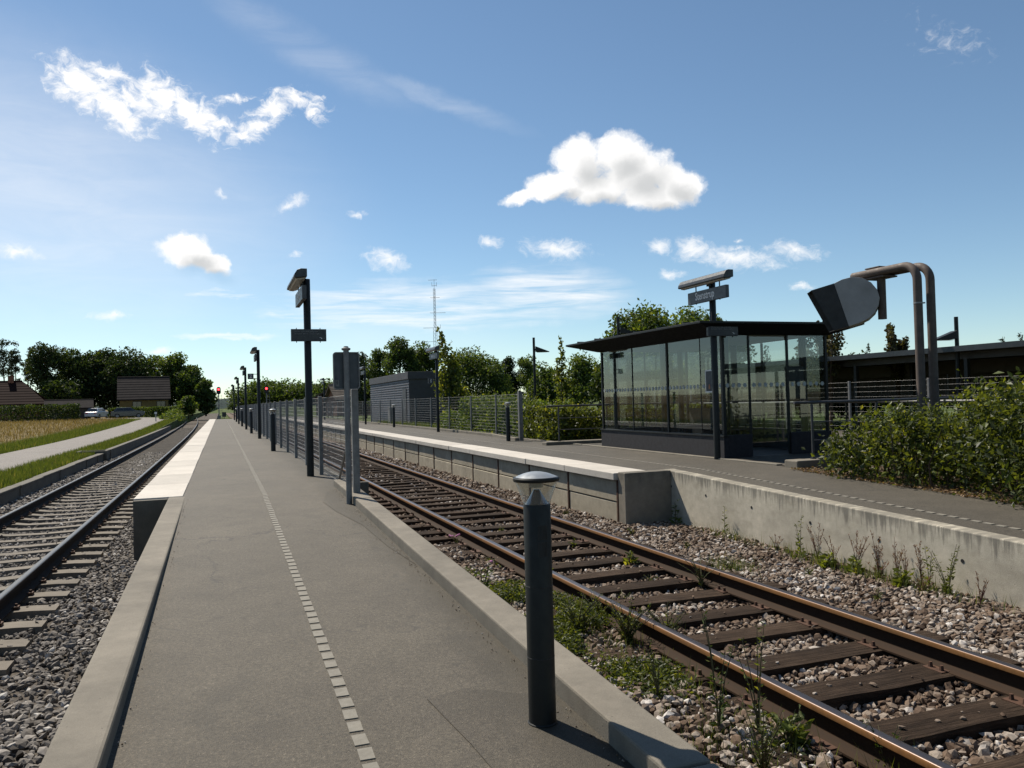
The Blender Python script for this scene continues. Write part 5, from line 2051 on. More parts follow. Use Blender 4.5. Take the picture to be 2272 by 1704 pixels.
# ------------------------------------------------------------------ lattice radio mast far behind the trees
Ym = 230.0
pt = at(963, 622, Ym)
ra = thing('radio_mast', 'thin pale lattice radio mast with antennas rising behind the trees', 'mast', (pt.x, Ym, 0.5))
Hm = pt.z - 0.5
m = MB()
wd = lambda z: 0.62 if z < Hm * 0.62 else 0.34
for k in range(3):
    a = R(120 * k + 20)
    for za, zb_ in ((0, Hm * 0.62), (Hm * 0.62, Hm * 0.93)):
        w_ = wd(za + 0.1)
        m.cyl((w_ * math.cos(a), w_ * math.sin(a), za), (w_ * math.cos(a), w_ * math.sin(a), zb_), 0.05, n=5)
m.build('leg', T['wire'], ra)
m = MB()
z = 0.0
i = 0
while z < Hm * 0.92:
    w_ = wd(z)
    for k in range(3):
        a, b = R(120 * k + 20), R(120 * (k + 1) + 20)
        m.cyl((w_ * math.cos(a), w_ * math.sin(a), z), (w_ * math.cos(b), w_ * math.sin(b), z + 1.1), 0.028, n=4)
    z += 1.1
m.build('bracing', T['wire'], ra)
m = MB()
m.cyl((0, 0, Hm * 0.93), (0, 0, Hm + 0.3), 0.05, n=5)
for zf_, l1, l2 in ((1.0, -1.8, 0.9), (0.955, -0.7, 0.7), (0.86, -1.3, 1.6), (0.74, -1.5, 3.3), (0.62, -3.6, 1.6), (0.51, -3.9, 0.2), (0.37, -1.2, 0.4)):
    m.cyl((l1, 0, Hm * zf_), (l2, 0, Hm * zf_ + 0.15), 0.05, n=5)
for x, zf_ in ((-0.7, 0.955), (0.7, 0.955), (1.6, 0.62)):
    m.cyl((x, 0, Hm * zf_ - 0.1), (x, 0, Hm * zf_ + 1.1), 0.05, n=5)
m.cyl((0.7, -0.2, Hm * 0.61), (0.7, -0.6, Hm * 0.61), 0.35, n=12)
tag(m.build('antenna', T['wire'], ra), kind='stuff')


# ------------------------------------------------------------------ vegetation
def leaf_cards(P, S, rng, asp=0.55, flat=0.0, axis=None):
    """kite shaped leaves, one quad each"""
    n = len(P)
    a = rng.normal(size=(n, 3)) if axis is None else axis + rng.normal(size=(n, 3)) * 0.25
    a[:, 2] *= (1.0 - flat)
    a /= np.linalg.norm(a, axis=1, keepdims=True)
    b = rng.normal(size=(n, 3))
    b -= a * (a * b).sum(1, keepdims=True)
    b /= np.linalg.norm(b, axis=1, keepdims=True)
    S = S[:, None]
    fold = np.cross(a, b) * S * 0.10
    V = np.stack([P - a * S * 0.5, P - a * S * 0.05 + b * S * asp * 0.5 + fold, P + a * S * 0.5, P - a * S * 0.05 - b * S * asp * 0.5 + fold], 1)
    F = np.arange(n * 4).reshape(n, 4)
    return V.reshape(-1, 3), F


def blob_points(blobs, n, rng, depth=0.55):
    B = np.array(blobs, float)
    w = (B[:, 3] * B[:, 4] + B[:, 4] * B[:, 5] + B[:, 3] * B[:, 5])
    idx = rng.choice(len(B), n, p=w / w.sum())
    d = rng.normal(size=(n, 3))
    d /= np.linalg.norm(d, axis=1, keepdims=True)
    r = 1.0 - depth * rng.uniform(0, 1, n) ** 1.4
    r *= rng.uniform(0.86, 1.14, n)
    return B[idx, :3] + d * r[:, None] * B[idx, 3:6]


def crown_mesh(parent, P, S, mat, rng, asp=0.6, name='crown', flat=0.0, tmean=0.5, tsd=0.22):
    V, F = leaf_cards(P, S, rng, asp, flat)
    # leaves in one clump share a tone
    cl = np.sin(P[:, 0] * 1.7 + P[:, 2] * 2.3) * np.sin(P[:, 1] * 1.9 - P[:, 2] * 1.1) * 0.12
    t = np.repeat(np.clip(rng.normal(tmean, tsd, len(P)) + cl, 0, 1), 4)
    return bigmesh(name, V, F, mat, parent, t)


def make_tree(name, label, loc, H, W, mat, seed, n=5200, leaf=0.30, lo=0.28, kind='broad', group=None, trunk=0.16, lean=(0, 0), bark='bark', asp=0.62, nblob=34, tmean=0.5, depth=0.6, bl=(0.20, 0.36)):
    rng = np.random.default_rng(seed)
    r = random.Random(seed)
    t = thing(name, label, 'tree', loc, group=group)
    blobs = []
    lx, ly = lean
    cz, ch = (lo + 1.0) / 2 * H, (1.0 - lo) / 2 * H
    limbs = []
    if kind == 'broad':
        while len(blobs) < nblob:
            x, y, z = r.uniform(-1, 1), r.uniform(-1, 1), r.uniform(-1, 1)
            d = x * x + y * y + z * z
            if d > 1 or d < 0.12:
                continue
            k = 1.0 - 0.35 * max(0, z)
            s = r.uniform(0.26, 0.44) * W / 2
            blobs.append((x * k * (W / 2 - s) + lx * (z + 1) / 2, y * k * (W / 2 - s) + ly * (z + 1) / 2, cz + z * (ch - s * 0.9), s, s, s * r.uniform(0.7, 1.0)))
    elif kind == 'pine':
        for k in range(nblob):
            f = r.random()
            z = H * (lo + (1 - lo) * f)
            rad = W / 2 * (0.35 + 0.75 * math.sin(math.pi * (0.15 + 0.8 * f)))
            a = r.uniform(0, 6.28)
            d = rad * r.uniform(0.2, 1.0)
            s = r.uniform(*bl) * W / 2
            blobs.append((d * math.cos(a) + lx * f, d * math.sin(a) + ly * f, z, s * 1.3, s * 1.3, s * 0.55))
    elif kind == 'fir':
        for k in range(nblob):
            f = (k + 0.5) / nblob
            z = H * (lo + (1 - lo) * f)
            rad = W / 2 * (1 - f) ** 0.85 + 0.04 * W
            for q in range(5):
                a = r.uniform(0, 6.28)
                d = rad * r.uniform(0.3, 0.95)
                blobs.append((d * math.cos(a), d * math.sin(a), z - 0.10 * d, rad * 0.34, rad * 0.34, H / nblob * 0.8))
    elif kind == 'twiggy':
        for k in range(nblob):
            a = r.uniform(0, 6.28)
            f = r.uniform(0.15, 1.0)
            top = Vector((math.cos(a) * W / 2 * f, math.sin(a) * W / 2 * f, H * (1.0 - 0.35 * f * r.uniform(0.5, 1.2))))
            base = Vector((0, 0, H * lo * r.uniform(0.8, 1.6)))
            for q in range(7):
                u = 0.35 + 0.65 * q / 6
                p_ = base.lerp(top, u)
                s = r.uniform(0.06, 0.11) * W
                blobs.append((p_.x, p_.y, p_.z + 0.15 * W * math.sin(u * 3) * 0.3, s, s, s * 1.4))
            limbs.append((base, top))
    elif kind == 'column':
        for k in range(nblob):
            f = (k + 0.5) / nblob
            z = H * (lo + (1 - lo) * f)
            rad = W / 2 * math.sin(math.pi * min(1, 0.22 + 0.78 * f)) ** 0.7 * (1 - 0.55 * f)
            for q in range(2):
                a = r.uniform(0, 6.28)
                s = rad * r.uniform(0.35, 0.6) + 0.05
                blobs.append((lx * f * f + rad * 0.5 * math.cos(a), ly * f + rad * 0.5 * math.sin(a), z, s, s, s * 1.3))
    if kind in ('broad', 'pine'):
        # fill the intended height and width exactly
        B_ = np.array(blobs)
        zk = (H - lo * H) / max(0.1, (B_[:, 2] + B_[:, 5]).max() - lo * H)
        xk = W / max(0.1, (B_[:, 0] + B_[:, 3]).max() - (B_[:, 0] - B_[:, 3]).min())
        B_[:, 2] = lo * H + (B_[:, 2] - lo * H) * zk
        B_[:, 5] *= zk
        B_[:, :2] *= xk
        B_[:, 3:5] *= xk
        blobs = [tuple(v) for v in B_]
    P = blob_points(blobs, n, rng, depth)
    S = rng.uniform(0.6, 1.3, n) * leaf * 1.12
    crown_mesh(t, P, S, mat, rng, asp, tmean=tmean, flat=0.0)
    # trunk and limbs
    m = MB()
    top = Vector((lx * 0.9, ly * 0.9, H * (0.9 if kind in ('pine', 'fir', 'column') else 0.72)))
    pts, rad = [], []
    for k in range(6):
        u = k / 5
        pts.append(Vector((lx * u * u * 0.9 + r.uniform(-0.02, 0.02) * W * (k > 0), ly * u * u * 0.9 + r.uniform(-0.02, 0.02) * W * (k > 0), -0.3 + (top.z + 0.3) * u)))
        rad.append(trunk * (1 - 0.78 * u))
    m.tube(pts, rad, 8)
    if limbs:
        for b_, e_ in limbs:
            mid = b_.lerp(e_, 0.5) + Vector((r.uniform(-.1, .1), r.uniform(-.1, .1), 0.05)) * W * 0.4
            m.tube([b_, mid, e_], [trunk * 0.35, trunk * 0.22, trunk * 0.06], 5)
    else:
        for k in range(min(12, len(blobs))):
            bl = blobs[r.randrange(len(blobs))]
            u = max(0.15, min(0.9, (bl[2] - 0.25 * W) / max(top.z, 0.1)))
            s0 = pts[0].lerp(pts[-1], u)
            e_ = Vector(bl[:3])
            m.tube([s0, s0.lerp(e_, 0.5) + Vector((0, 0, 0.04 * W)), e_], [trunk * 0.4 * (1 - 0.6 * u), trunk * 0.25 * (1 - 0.6 * u), trunk * 0.05], 5)
    m.build('trunk', T[bark], t, smooth=True)
    return t


def tree_at(px, top_py, Y, gz, w_px, **kw):
    """tree whose top and width match a direction in the view, standing at distance Y"""
    p = at(px, top_py, Y)
    depth = (p - CAM_P).dot(CAM_F)
    return dict(loc=(p.x, Y, gz), H=p.z - gz, W=w_px * depth / FPX * 1.05, **kw)


# -- tree belt behind the houses on the left
LZ = 0.75
make_tree('pine_tree', 'tall thin pine with bare trunk above the red hipped roof', **tree_at(8, 752, 158, LZ, 46, mat=T['leaf_needle'], seed=1, n=1900, leaf=0.34, lo=0.42, depth=0.95, nblob=24, bark='pinebark', trunk=0.22, asp=0.4))
make_tree('pine_tree', 'thin see-through pine standing next to the chimney', **tree_at(34, 756, 155, LZ, 38, mat=T['leaf_needle'], seed=2, n=1700, leaf=0.34, lo=0.40, depth=0.95, nblob=22, bark='pinebark', trunk=0.2, asp=0.4))
make_tree('pine_tree', 'thin leaning pine between the chimney and the dense dark pine', **tree_at(56, 770, 157, LZ, 30, mat=T['leaf_needle'], seed=3, n=1300, leaf=0.34, lo=0.42, depth=0.95, nblob=18, bark='pinebark', trunk=0.2, asp=0.4, lean=(0.8, 0)))
make_tree('pine_tree', 'broad dense dark pine with a pointed top and open lower trunk', **tree_at(100, 757, 150, LZ, 84, mat=T['leaf_dark'], seed=4, n=6500, leaf=0.4, lo=0.28, nblob=44, bark='pinebark', trunk=0.3, asp=0.5, tmean=0.35))
make_tree('pine_tree', 'feathery narrow pine rising between two dense dark trees', **tree_at(143, 768, 156, LZ, 44, mat=T['leaf_needle'], seed=5, n=2400, leaf=0.36, lo=0.2, nblob=24, depth=0.9, bark='pinebark', trunk=0.2, asp=0.4))
make_tree('dense_tree', 'dark evergreen tree directly behind the low shed', **tree_at(176, 772, 152, LZ, 112, mat=T['leaf_dark'], seed=6, n=11000, leaf=0.45, lo=0.0, tmean=0.35))
make_tree('dense_tree', 'dark rounded evergreen behind the gap between shed and yellow house', **tree_at(228, 772, 154, LZ, 124, mat=T['leaf_dark'], seed=7, n=12000, leaf=0.45, lo=0.0, tmean=0.3))
make_tree('dense_tree', 'darkest and largest evergreen behind the left end of the yellow house roof', **tree_at(284, 768, 151, LZ, 136, mat=T['leaf_dark'], seed=8, n=13000, leaf=0.45, lo=0.0, tmean=0.28))
make_tree('leafy_tree', 'mid green tree peeping over the right end of the brown roof', **tree_at(338, 786, 156, LZ, 96, mat=T['leaf_mid'], seed=9, n=7500, leaf=0.42, lo=0.0, tmean=0.45))
make_tree('leafy_tree', 'tall wind-blown leafy tree beside the yellow house gable', **tree_at(374, 780, 148, LZ, 92, mat=T['leaf_mid'], seed=10, n=8500, leaf=0.4, lo=0.0, tmean=0.5, lean=(0.8, 0)))
make_tree('leafy_tree', 'leafy tree sloping down towards the railway cutting', **tree_at(424, 808, 146, LZ, 84, mat=T['leaf_mid'], seed=11, n=8000, leaf=0.4, lo=0.0, tmean=0.42))
make_tree('leafy_tree', 'lower leafy tree closest to the left railway track', **tree_at(456, 842, 142, LZ, 52, mat=T['leaf_mid'], seed=12, n=5000, leaf=0.4, lo=0.0, tmean=0.38))
make_tree('dense_tree', 'low dark tree filling the gap under the pines', **tree_at(135, 838, 146, LZ, 100, mat=T['leaf_dark'], seed=13, n=6500, leaf=0.42, lo=0.0, tmean=0.4))
make_tree('round_shrub', 'round light green shrub at the end of the clipped hedge', **tree_at(418, 876, 112, 0.65, 44, mat=T['leaf_mid'], seed=14, n=2800, leaf=0.26, lo=0.0, tmean=0.55, trunk=0.08))
# -- beyond the far end of the platforms
for i, (px, py, Y, w) in enumerate(((548, 848, 196, 90), (590, 836, 188, 110), (632, 838, 183, 110), (680, 846, 178, 110), (728, 840, 165, 100))):
    make_tree('distant_tree', 'rounded leafy tree in the far row behind the red signal', **tree_at(px, py, Y, 0.6, w, mat=T['leaf_mid'], seed=30 + i, n=3800, leaf=0.5, lo=0.0, tmean=0.38, group='far trees beyond the platforms'))
make_tree('distant_tree', 'low dark bush at the very end of the line', **tree_at(528, 884, 260, 0.3, 44, mat=T['leaf_dark'], seed=36, n=1600, leaf=0.6, lo=0.0))
# -- behind the hut and the fence on the right
GZ = 0.4
make_tree('spruce_tree', 'dark feathery conifer behind the sign back', **tree_at(808, 780, 74, GZ, 84, mat=T['leaf_needle'], seed=40, n=5200, leaf=0.26, lo=0.02, nblob=26, tmean=0.6))
make_tree('spruce_tree', 'pointed conifer above the far end of the grey hut', **tree_at(840, 772, 70, GZ, 80, mat=T['leaf_mid'], seed=41, n=6500, leaf=0.24, lo=0.0, nblob=34, tmean=0.4, asp=0.45))
make_tree('spruce_tree', 'tallest ragged conifer above the middle of the grey hut', **tree_at(886, 746, 66, GZ, 96, mat=T['leaf_mid'], seed=42, n=9000, leaf=0.24, lo=0.0, nblob=40, tmean=0.42, asp=0.45))
make_tree('spruce_tree', 'drooping ragged tree above the near corner of the grey hut', **tree_at(934, 756, 68, GZ, 100, mat=T['leaf_mid'], seed=43, n=6000, leaf=0.24, lo=0.02, nblob=28, tmean=0.42, asp=0.45))
make_tree('young_maple', 'light green leaning young tree with a long top shoot beside the hut', **tree_at(1004, 724, 41, GZ, 100, mat=T['leaf_light'], seed=44, n=2600, leaf=0.17, lo=0.10, kind='column', nblob=24, trunk=0.06, lean=(-0.75, 0.0), asp=0.8, depth=0.9, tmean=0.55))
make_tree('willow_tree', 'broad silvery willow behind the leaning young tree', **tree_at(1040, 768, 62, GZ, 150, mat=T['leaf_mid'], seed=45, n=9500, leaf=0.22, lo=0.02, nblob=48, tmean=0.52, asp=0.4))
make_tree('willow_tree', 'smaller willow between the broad willow and the dark conifer', **tree_at(1092, 790, 60, GZ, 92, mat=T['leaf_mid'], seed=46, n=4500, leaf=0.22, lo=0.02, tmean=0.5, asp=0.4))
make_tree('dark_conifer', 'dark round topped conifer beside the birch', **tree_at(1128, 790, 72, GZ, 64, mat=T['leaf_dark'], seed=47, n=6500, leaf=0.20, lo=0.0, nblob=44, tmean=0.2))
make_tree('birch_tree', 'pale drooping birch between the dark conifer and the wedge lamp', **tree_at(1168, 786, 70, GZ, 58, mat=T['leaf_mid'], seed=48, n=4200, leaf=0.2, lo=0.05, tmean=0.6, asp=0.5))
make_tree('leafy_tree', 'bushy tree behind the wedge lamp and the clipped hedge', **tree_at(1215, 800, 52, GZ, 110, mat=T['leaf_mid'], seed=49, n=6500, leaf=0.2, lo=0.0, tmean=0.45))
make_tree('leafy_tree', 'loose leafed tree just left of the shelter roof tip', **tree_at(1285, 778, 46, GZ, 125, mat=T['leaf_mid'], seed=50, n=6500, leaf=0.18, lo=0.05, tmean=0.55, depth=0.9))
make_tree('sapling', 'thin yellowish sapling with a bare tip before the bushy tree', **tree_at(1243, 745, 30, GZ, 44, mat=T['leaf_light'], seed=51, n=620, leaf=0.13, lo=0.25, kind='column', nblob=14, trunk=0.03, asp=0.7, depth=0.9))
make_tree('ash_tree', 'tallest rounded tree rising behind the middle of the shelter roof', **tree_at(1466, 662, 33, GZ, 240, mat=T['leaf_mid'], seed=52, n=15000, leaf=0.19, lo=0.0, nblob=60, tmean=0.55, asp=0.5, depth=0.8, trunk=0.14))
make_tree('ash_tree', 'rounded tree behind the wedge lamp at the left part of the shelter roof', **tree_at(1388, 688, 34, GZ, 150, mat=T['leaf_mid'], seed=90, n=9000, leaf=0.19, lo=0.0, nblob=44, tmean=0.52, asp=0.5, depth=0.8, trunk=0.12))
make_tree('ash_tree', 'shorter tree filling the space just left of the station name post', **tree_at(1536, 676, 34, GZ, 165, mat=T['leaf_mid'], seed=91, n=8500, leaf=0.19, lo=0.0, nblob=40, tmean=0.52, asp=0.5, depth=0.8, trunk=0.12))
make_tree('ash_tree', 'low treetop just right of the station name post', **tree_at(1606, 690, 32, GZ, 130, mat=T['leaf_mid'], seed=53, n=8000, leaf=0.18, lo=0.0, nblob=36, tmean=0.55, asp=0.5, depth=0.8, trunk=0.1))
make_tree('fruit_tree', 'brownish small tree seen through and above the right side of the shelter', **tree_at(1835, 700, 20, GZ, 150, mat=T['leaf_brown'], seed=54, n=2600, leaf=0.11, lo=0.25, kind='twiggy', nblob=13, trunk=0.07, asp=0.65, depth=0.9, bark='twig'))
make_tree('fruit_tree', 'brownish upright small tree above the canopy beside the pipe mast', **tree_at(1988, 712, 19.5, GZ, 90, mat=T['leaf_brown'], seed=55, n=2400, leaf=0.12, lo=0.3, kind='twiggy', nblob=9, trunk=0.07, asp=0.65, depth=0.9, bark='twig'))
for i, (px, py, Y, w) in enumerate(((1925, 765, 30, 60), (2225, 752, 26, 60), (2265, 742, 25, 70), (1700, 768, 34, 80), (1770, 775, 33, 70))):
    make_tree('young_fir', 'young fir with a spiky leader behind the canopy', **tree_at(px, py, Y, GZ, w, mat=T['leaf_needle'], seed=60 + i, n=1900, leaf=0.15, lo=0.0, kind='fir', nblob=11, tmean=0.6, asp=0.3, trunk=0.05, group='young firs behind the canopy'))
for i, (px, py, Y, w) in enumerate(((1380, 770, 28, 150), (1460, 760, 29, 160), (1550, 780, 27, 150), (1660, 805, 30, 170), (1790, 790, 27, 190), (1900, 782, 26, 190), (2020, 776, 24, 200), (2150, 770, 25, 200), (2290, 765, 24, 200))):
    make_tree('dark_shrub', 'dark leafy shrub in the thicket right behind the glass shelter' if i < 4 else 'dark leafy shrub in the thicket behind the grey canopy', **tree_at(px, py, Y, GZ, w, mat=T['leaf_dark'], seed=70 + i, n=5500, leaf=0.18, lo=0.0, tmean=0.45, trunk=0.05, group='thicket behind the shelter' if i < 4 else 'thicket behind the canopy'))


# -- hedges
def hedge(name, label, loc, boxes, n, leaf, mat, seed, asp=0.6, tmean=0.5, rough=0.12, group=None, stems=0, cat='hedge', top_shoots=0):
    """boxes: (x0,x1,y0,y1,z0,z1) volumes relative to loc"""
    rng = np.random.default_rng(seed)
    h = thing(name, label, cat, loc, group=group)
    B = np.array(boxes, float)
    dims = np.stack([B[:, 1] - B[:, 0], B[:, 3] - B[:, 2], B[:, 5] - B[:, 4]], -1)
    area = dims[:, 0] * dims[:, 1] + dims[:, 0] * dims[:, 2] * 2 + dims[:, 1] * dims[:, 2] * 2
    idx = rng.choice(len(B), n, p=area / area.sum())
    u = rng.uniform(0, 1, (n, 3))
    # push most leaves to the skin
    ax = rng.choice(3, n, p=(0.36, 0.34, 0.30))
    side_ = rng.integers(0, 2, n)
    dep = rng.uniform(0, 1, n) ** 1.8 * 0.45
    for k in range(3):
        s = ax == k
        u[s, k] = np.where((side_[s] == 0) & (k != 2), dep[s], 1 - dep[s])
    P = B[idx][:, [0, 2, 4]] + u * dims[idx]
    for k, (f1, f2, f3) in enumerate(((2.1, 3.7, 1.3), (1.7, 2.9, 2.2), (2.6, 1.9, 3.1))):
        P[:, k] += rough * (np.sin(P[:, (k + 1) % 3] * f1 + seed) + 0.6 * np.sin(P[:, (k + 2) % 3] * f2 * 2.1 + 1.3) + 0.4 * np.sin(P[:, (k + 1) % 3] * f3 * 4.3 + 0.7)) * 0.7
    P += rng.normal(size=P.shape) * rough * 0.35
    P[:, 2] = np.maximum(P[:, 2], 0.03)
    S = np.clip(rng.lognormal(0.0, 0.32, n), 0.5, 2.0) * leaf
    if top_shoots:
        r = random.Random(seed)
        ex, es = [], []
        for k in range(top_shoots):
            b = B[r.randrange(len(B))]
            x, y = r.uniform(b[0], b[1]), r.uniform(b[2], b[3])
            hh = r.uniform(0.12, 0.5) * (1.0 + 0.25 * (y < 0.5))
            dx, dy = r.uniform(-0.15, 0.15), r.uniform(-0.15, 0.15)
            for q in range(int(hh / 0.028)):
                f = q * 0.028 / hh
                ex.append((x + dx * f + r.uniform(-.03, .03), y + dy * f + r.uniform(-.03, .03), b[5] - 0.05 + hh * f + r.uniform(-.02, .02)))
                es.append(leaf * r.uniform(0.6, 1.1) * (1.1 - 0.5 * f))
        tag(crown_mesh(h, np.array(ex), np.array(es), T['leaf_light'], rng, asp, 'young_shoots', tmean=0.6), kind='stuff')
    crown_mesh(h, P, S, mat, rng, asp, 'foliage', tmean=tmean)
    if stems:
        r = random.Random(seed + 1)
        m = MB()
        for k in range(stems):
            b = B[r.randrange(len(B))]
            x, y = r.uniform(b[0], b[1]), r.uniform(b[2], b[3])
            m.tube([(x, y, -0.05), (x + r.uniform(-.1, .1), y + r.uniform(-.1, .1), b[5] * 0.45), (x + r.uniform(-.25, .25), y + r.uniform(-.25, .25), b[5] * 0.95)], [0.016, 0.011, 0.004], 5)
        tag(m.build('stems', T['twig'], h), kind='stuff')
    return h


hedge('overgrown_hedge', 'overgrown beech-like hedge with fresh shoots round the pipe mast', (8.3, 4.0, 0.28),
      [(0.42, 1.1, 4.9, 5.7, 0.05, 0.62), (0.32, 1.6, 4.2, 5.2, 0.05, 0.88), (0.25, 2.0, 3.4, 4.4, 0.05, 1.05), (0.2, 2.5, 2.5, 3.5, 0.05, 1.18), (0.2, 2.9, 1.5, 2.6, 0.05, 1.42), (0.22, 3.2, 0.5, 1.5, 0.05, 1.55),
       (0.15, 3.6, -0.6, 0.6, 0.05, 2.0), (0.2, 3.6, -1.6, -0.5, 0.05, 1.95), (0.15, 3.6, -2.8, -1.5, 0.05, 2.1), (1.6, 4.2, 3.2, 5.4, 0.1, 0.85), (2.6, 4.8, 0.0, 3.2, 0.1, 1.4)],
      80000, 0.068, T['leaf_hedge'], 101, 0.58, 0.5, 0.26, stems=90, top_shoots=300)
hedge('clipped_hedge', 'dense waist-high hedge behind the handrail left of the shelter', (8.9, 20.3, 0.4),
      [(0.0, 5.5, 0.2, 1.6, 0.0, 1.02), (0.1, 1.6, 1.4, 3.4, 0.0, 1.05)], 30000, 0.085, T['leaf_hedge'], 102, 0.6, 0.55, 0.09, stems=30, top_shoots=50)
hedge('fence_bushes', 'green bushes growing behind the slim fence posts', (9.1, 23.6, 0.4),
      [(0.1, 1.5, 0.0, 3.0, 0.0, 1.25), (0.1, 1.6, 2.6, 6.0, 0.0, 1.15), (0.2, 1.7, 5.0, 8.5, 0.0, 1.5), (0.2, 1.6, 8.0, 12.0, 0.0, 0.95)], 17000, 0.10, T['leaf_mid'], 103, 0.6, 0.55, 0.16, top_shoots=60, cat='bushes')
hedge('tall_hedge', 'long dark hedge in front of the red roofed house', (at(0, 900, 113).x - 8, 111, 0.7), [(0, at(176, 900, 113).x - at(0, 900, 113).x + 8, 0, 2.0, 0, 1.95)], 9000, 0.22, T['leaf_dark'], 104, 0.6, 0.4, 0.1)
hedge('trimmed_hedge', 'neatly trimmed green hedge in front of the yellow house', (at(243, 900, 121).x, 120, 0.75), [(0, at(405, 900, 121).x - at(243, 900, 121).x, 0, 1.4, 0, 1.35)], 7000, 0.2, T['leaf_mid'], 105, 0.6, 0.5, 0.07)
hedge('verge_bushes', 'unkempt low bushes between the lane end and the left track', (-6.6, 100, 0.4), [(0, 2.2, 0, 8, 0, 0.7), (0.3, 2.0, 8, 18, 0, 1.1)], 4200, 0.2, T['leaf_mid'], 106, 0.5, 0.6, 0.2, cat='bushes')


# -- grass: verge along the low wall, edge of the field, straw on the field
def grass(name, label, P, H, mat, seed, w=0.012, lean=0.45, parent=None, cat='grass'):
    rng = np.random.default_rng(seed)
    n = len(P)
    a = rng.uniform(0, 2 * np.pi, n)
    hh = H * rng.uniform(0.45, 1.25, n)
    l = rng.uniform(0, lean, n) * hh
    dx, dy = np.cos(a), np.sin(a)
    ww = w * rng.uniform(0.6, 1.4, n)
    V = np.empty((n, 3, 3))
    V[:, 0] = P + np.stack([-dy * ww, dx * ww, np.zeros(n)], -1)
    V[:, 1] = P + np.stack([dy * ww, -dx * ww, np.zeros(n)], -1)
    V[:, 2] = P + np.stack([dx * l, dy * l, hh], -1)
    t = np.repeat(np.clip(rng.normal(0.5, 0.22, n), 0, 1), 3)
    o = bigmesh(name, V.reshape(-1, 3), np.arange(n * 3).reshape(n, 3), mat, parent, t)
    return tag(o, label, cat, kind='stuff')


rng = np.random.default_rng(77)
lz = np.vectorize(left_z)


def field_points(n, x0, x1, y0, y1, pw=1.0):
    x = rng.uniform(x0, x1, n)
    y = y0 + (y1 - y0) * rng.uniform(0, 1, n) ** pw
    return np.stack([x, y, lz(y)], -1)


grass('verge_grass', 'bright green grass verge between the low wall and the lane', np.concatenate([field_points(26000, -5.95, -4.68, 14, 60, 1.4), field_points(7000, -5.9, -4.7, 60, 98)]), 0.17, T['grass'], 1, 0.011)
grass('field_edge_grass', 'green grass and weeds along the far side of the lane', np.concatenate([field_points(16000, -11.0, -8.72, 28, 75, 1.3), field_points(6000, -11.5, -8.8, 75, 105)]), 0.24, T['grass'], 2, 0.014)
grass('straw_grass', 'dry straw coloured grass of the field', np.concatenate([field_points(24000, -40, -10.4, 40, 112), field_points(6000, -60, -12, 60, 112)]), 0.32, T['straw'], 3, 0.02)
p3 = np.stack([rng.uniform(8.85, 10.2, 3500), rng.uniform(34, 50, 3500), np.full(3500, 0.45)], -1)
grass('rough_grass', 'rough grass at the foot of the grey hut', p3, 0.28, T['grass'], 4, 0.014)
p4 = np.stack([rng.uniform(9.0, 18, 9000), rng.uniform(19.8, 34, 9000), np.full(9000, 0.45)], -1)
grass('lawn_grass', 'lawn behind the handrails and the mesh fence', p4, 0.14, T['grass'], 5, 0.014)
p5 = np.stack([rng.uniform(-0.2, 6, 5000), rng.uniform(93, 130, 5000), np.full(5000, -0.2)], -1)
p5 = p5[(p5[:, 0] < 1.6) | (p5[:, 0] > 5.4)]
grass('line_end_grass', 'rough grass between the tracks past the platform end', p5, 0.45, T['grass'], 6, 0.03)

# -- leaf litter and moss along the hedge foot
n = 2600
yy = rng.uniform(3.0, 10.4, n)
xx = 8.62 - 0.02 * (yy - 6) + np.abs(rng.normal(0, 0.26, n)) - 0.12
zz = np.array([ramp_r(v) for v in yy]) + 0.012 + rng.uniform(0, 0.02, n)
V, F = leaf_cards(np.stack([xx, yy, zz], -1), rng.uniform(0.025, 0.06, n), rng, 0.6, 0.85)
o = bigmesh('leaf_litter', V, F, T['litter'], None, np.repeat(rng.uniform(0, 1, n), 4))
tag(o, 'strip of fallen brown leaves at the foot of the overgrown hedge', 'leaves', kind='stuff')
gp = np.stack([8.62 + np.abs(rng.normal(0, 0.12, 1200)) - 0.06, rng.uniform(4.5, 9.6, 1200), np.zeros(1200)], -1)
gp[:, 2] = [ramp_r(v) - 0.01 for v in gp[:, 1]]
gp = gp[np.sin(gp[:, 1] * 3.1) > -0.1]
grass('hedge_foot_grass', 'thin grass tufts along the edge of the right platform', gp, 0.09, T['grass'], 7, 0.006)
dirt = MB()
dirt.box(8.66, 10.2, -2, 10.35, -0.4, 0.16)
sloped_kerb(None, 8.655, 11.0, -2.0, 10.38, lambda y: ramp_r(y) - 0.012, -0.4, M('leafy_soil', (0.10, 0.07, 0.045), 0.95, 0, 0.5, 25, 0.8, 60, 0.1), 'soil_bed', 0.0)
tag(bpy.data.objects['soil_bed'], kind='structure')

# -- moss and creeping weeds between the kerb and the rusty rail
n = 60000
yy = 3.4 + 6.2 * rng.beta(2.0, 2.2, n)
xx = 1.78 + (3.02 - 1.78) * rng.uniform(0, 1, n)
keep = (np.sin(xx * 6.3 + yy * 2.1) + np.sin(yy * 4.7 - xx * 3.1) + 1.2 * np.exp(-((yy - 6.5) / 1.4) ** 2) + rng.normal(0, 0.35, n)) > 0.95
keep &= (xx > 1.9 + 0.10 * np.abs(yy - 6.6))
hgt = 0.05 + 0.09 * np.exp(-((yy - 6.3) / 1.3) ** 2)
P = np.stack([xx, yy, np.full(n, -0.19) + rng.uniform(0, 1, n) * hgt], -1)[keep]
V, F = leaf_cards(P, rng.uniform(0.018, 0.05, len(P)), rng, 0.5, 0.3)
o = bigmesh('creeping_weeds', V, F, T['leaf_hedge'], None, np.repeat(np.clip(rng.normal(0.5, 0.25, len(P)), 0, 1), 4))
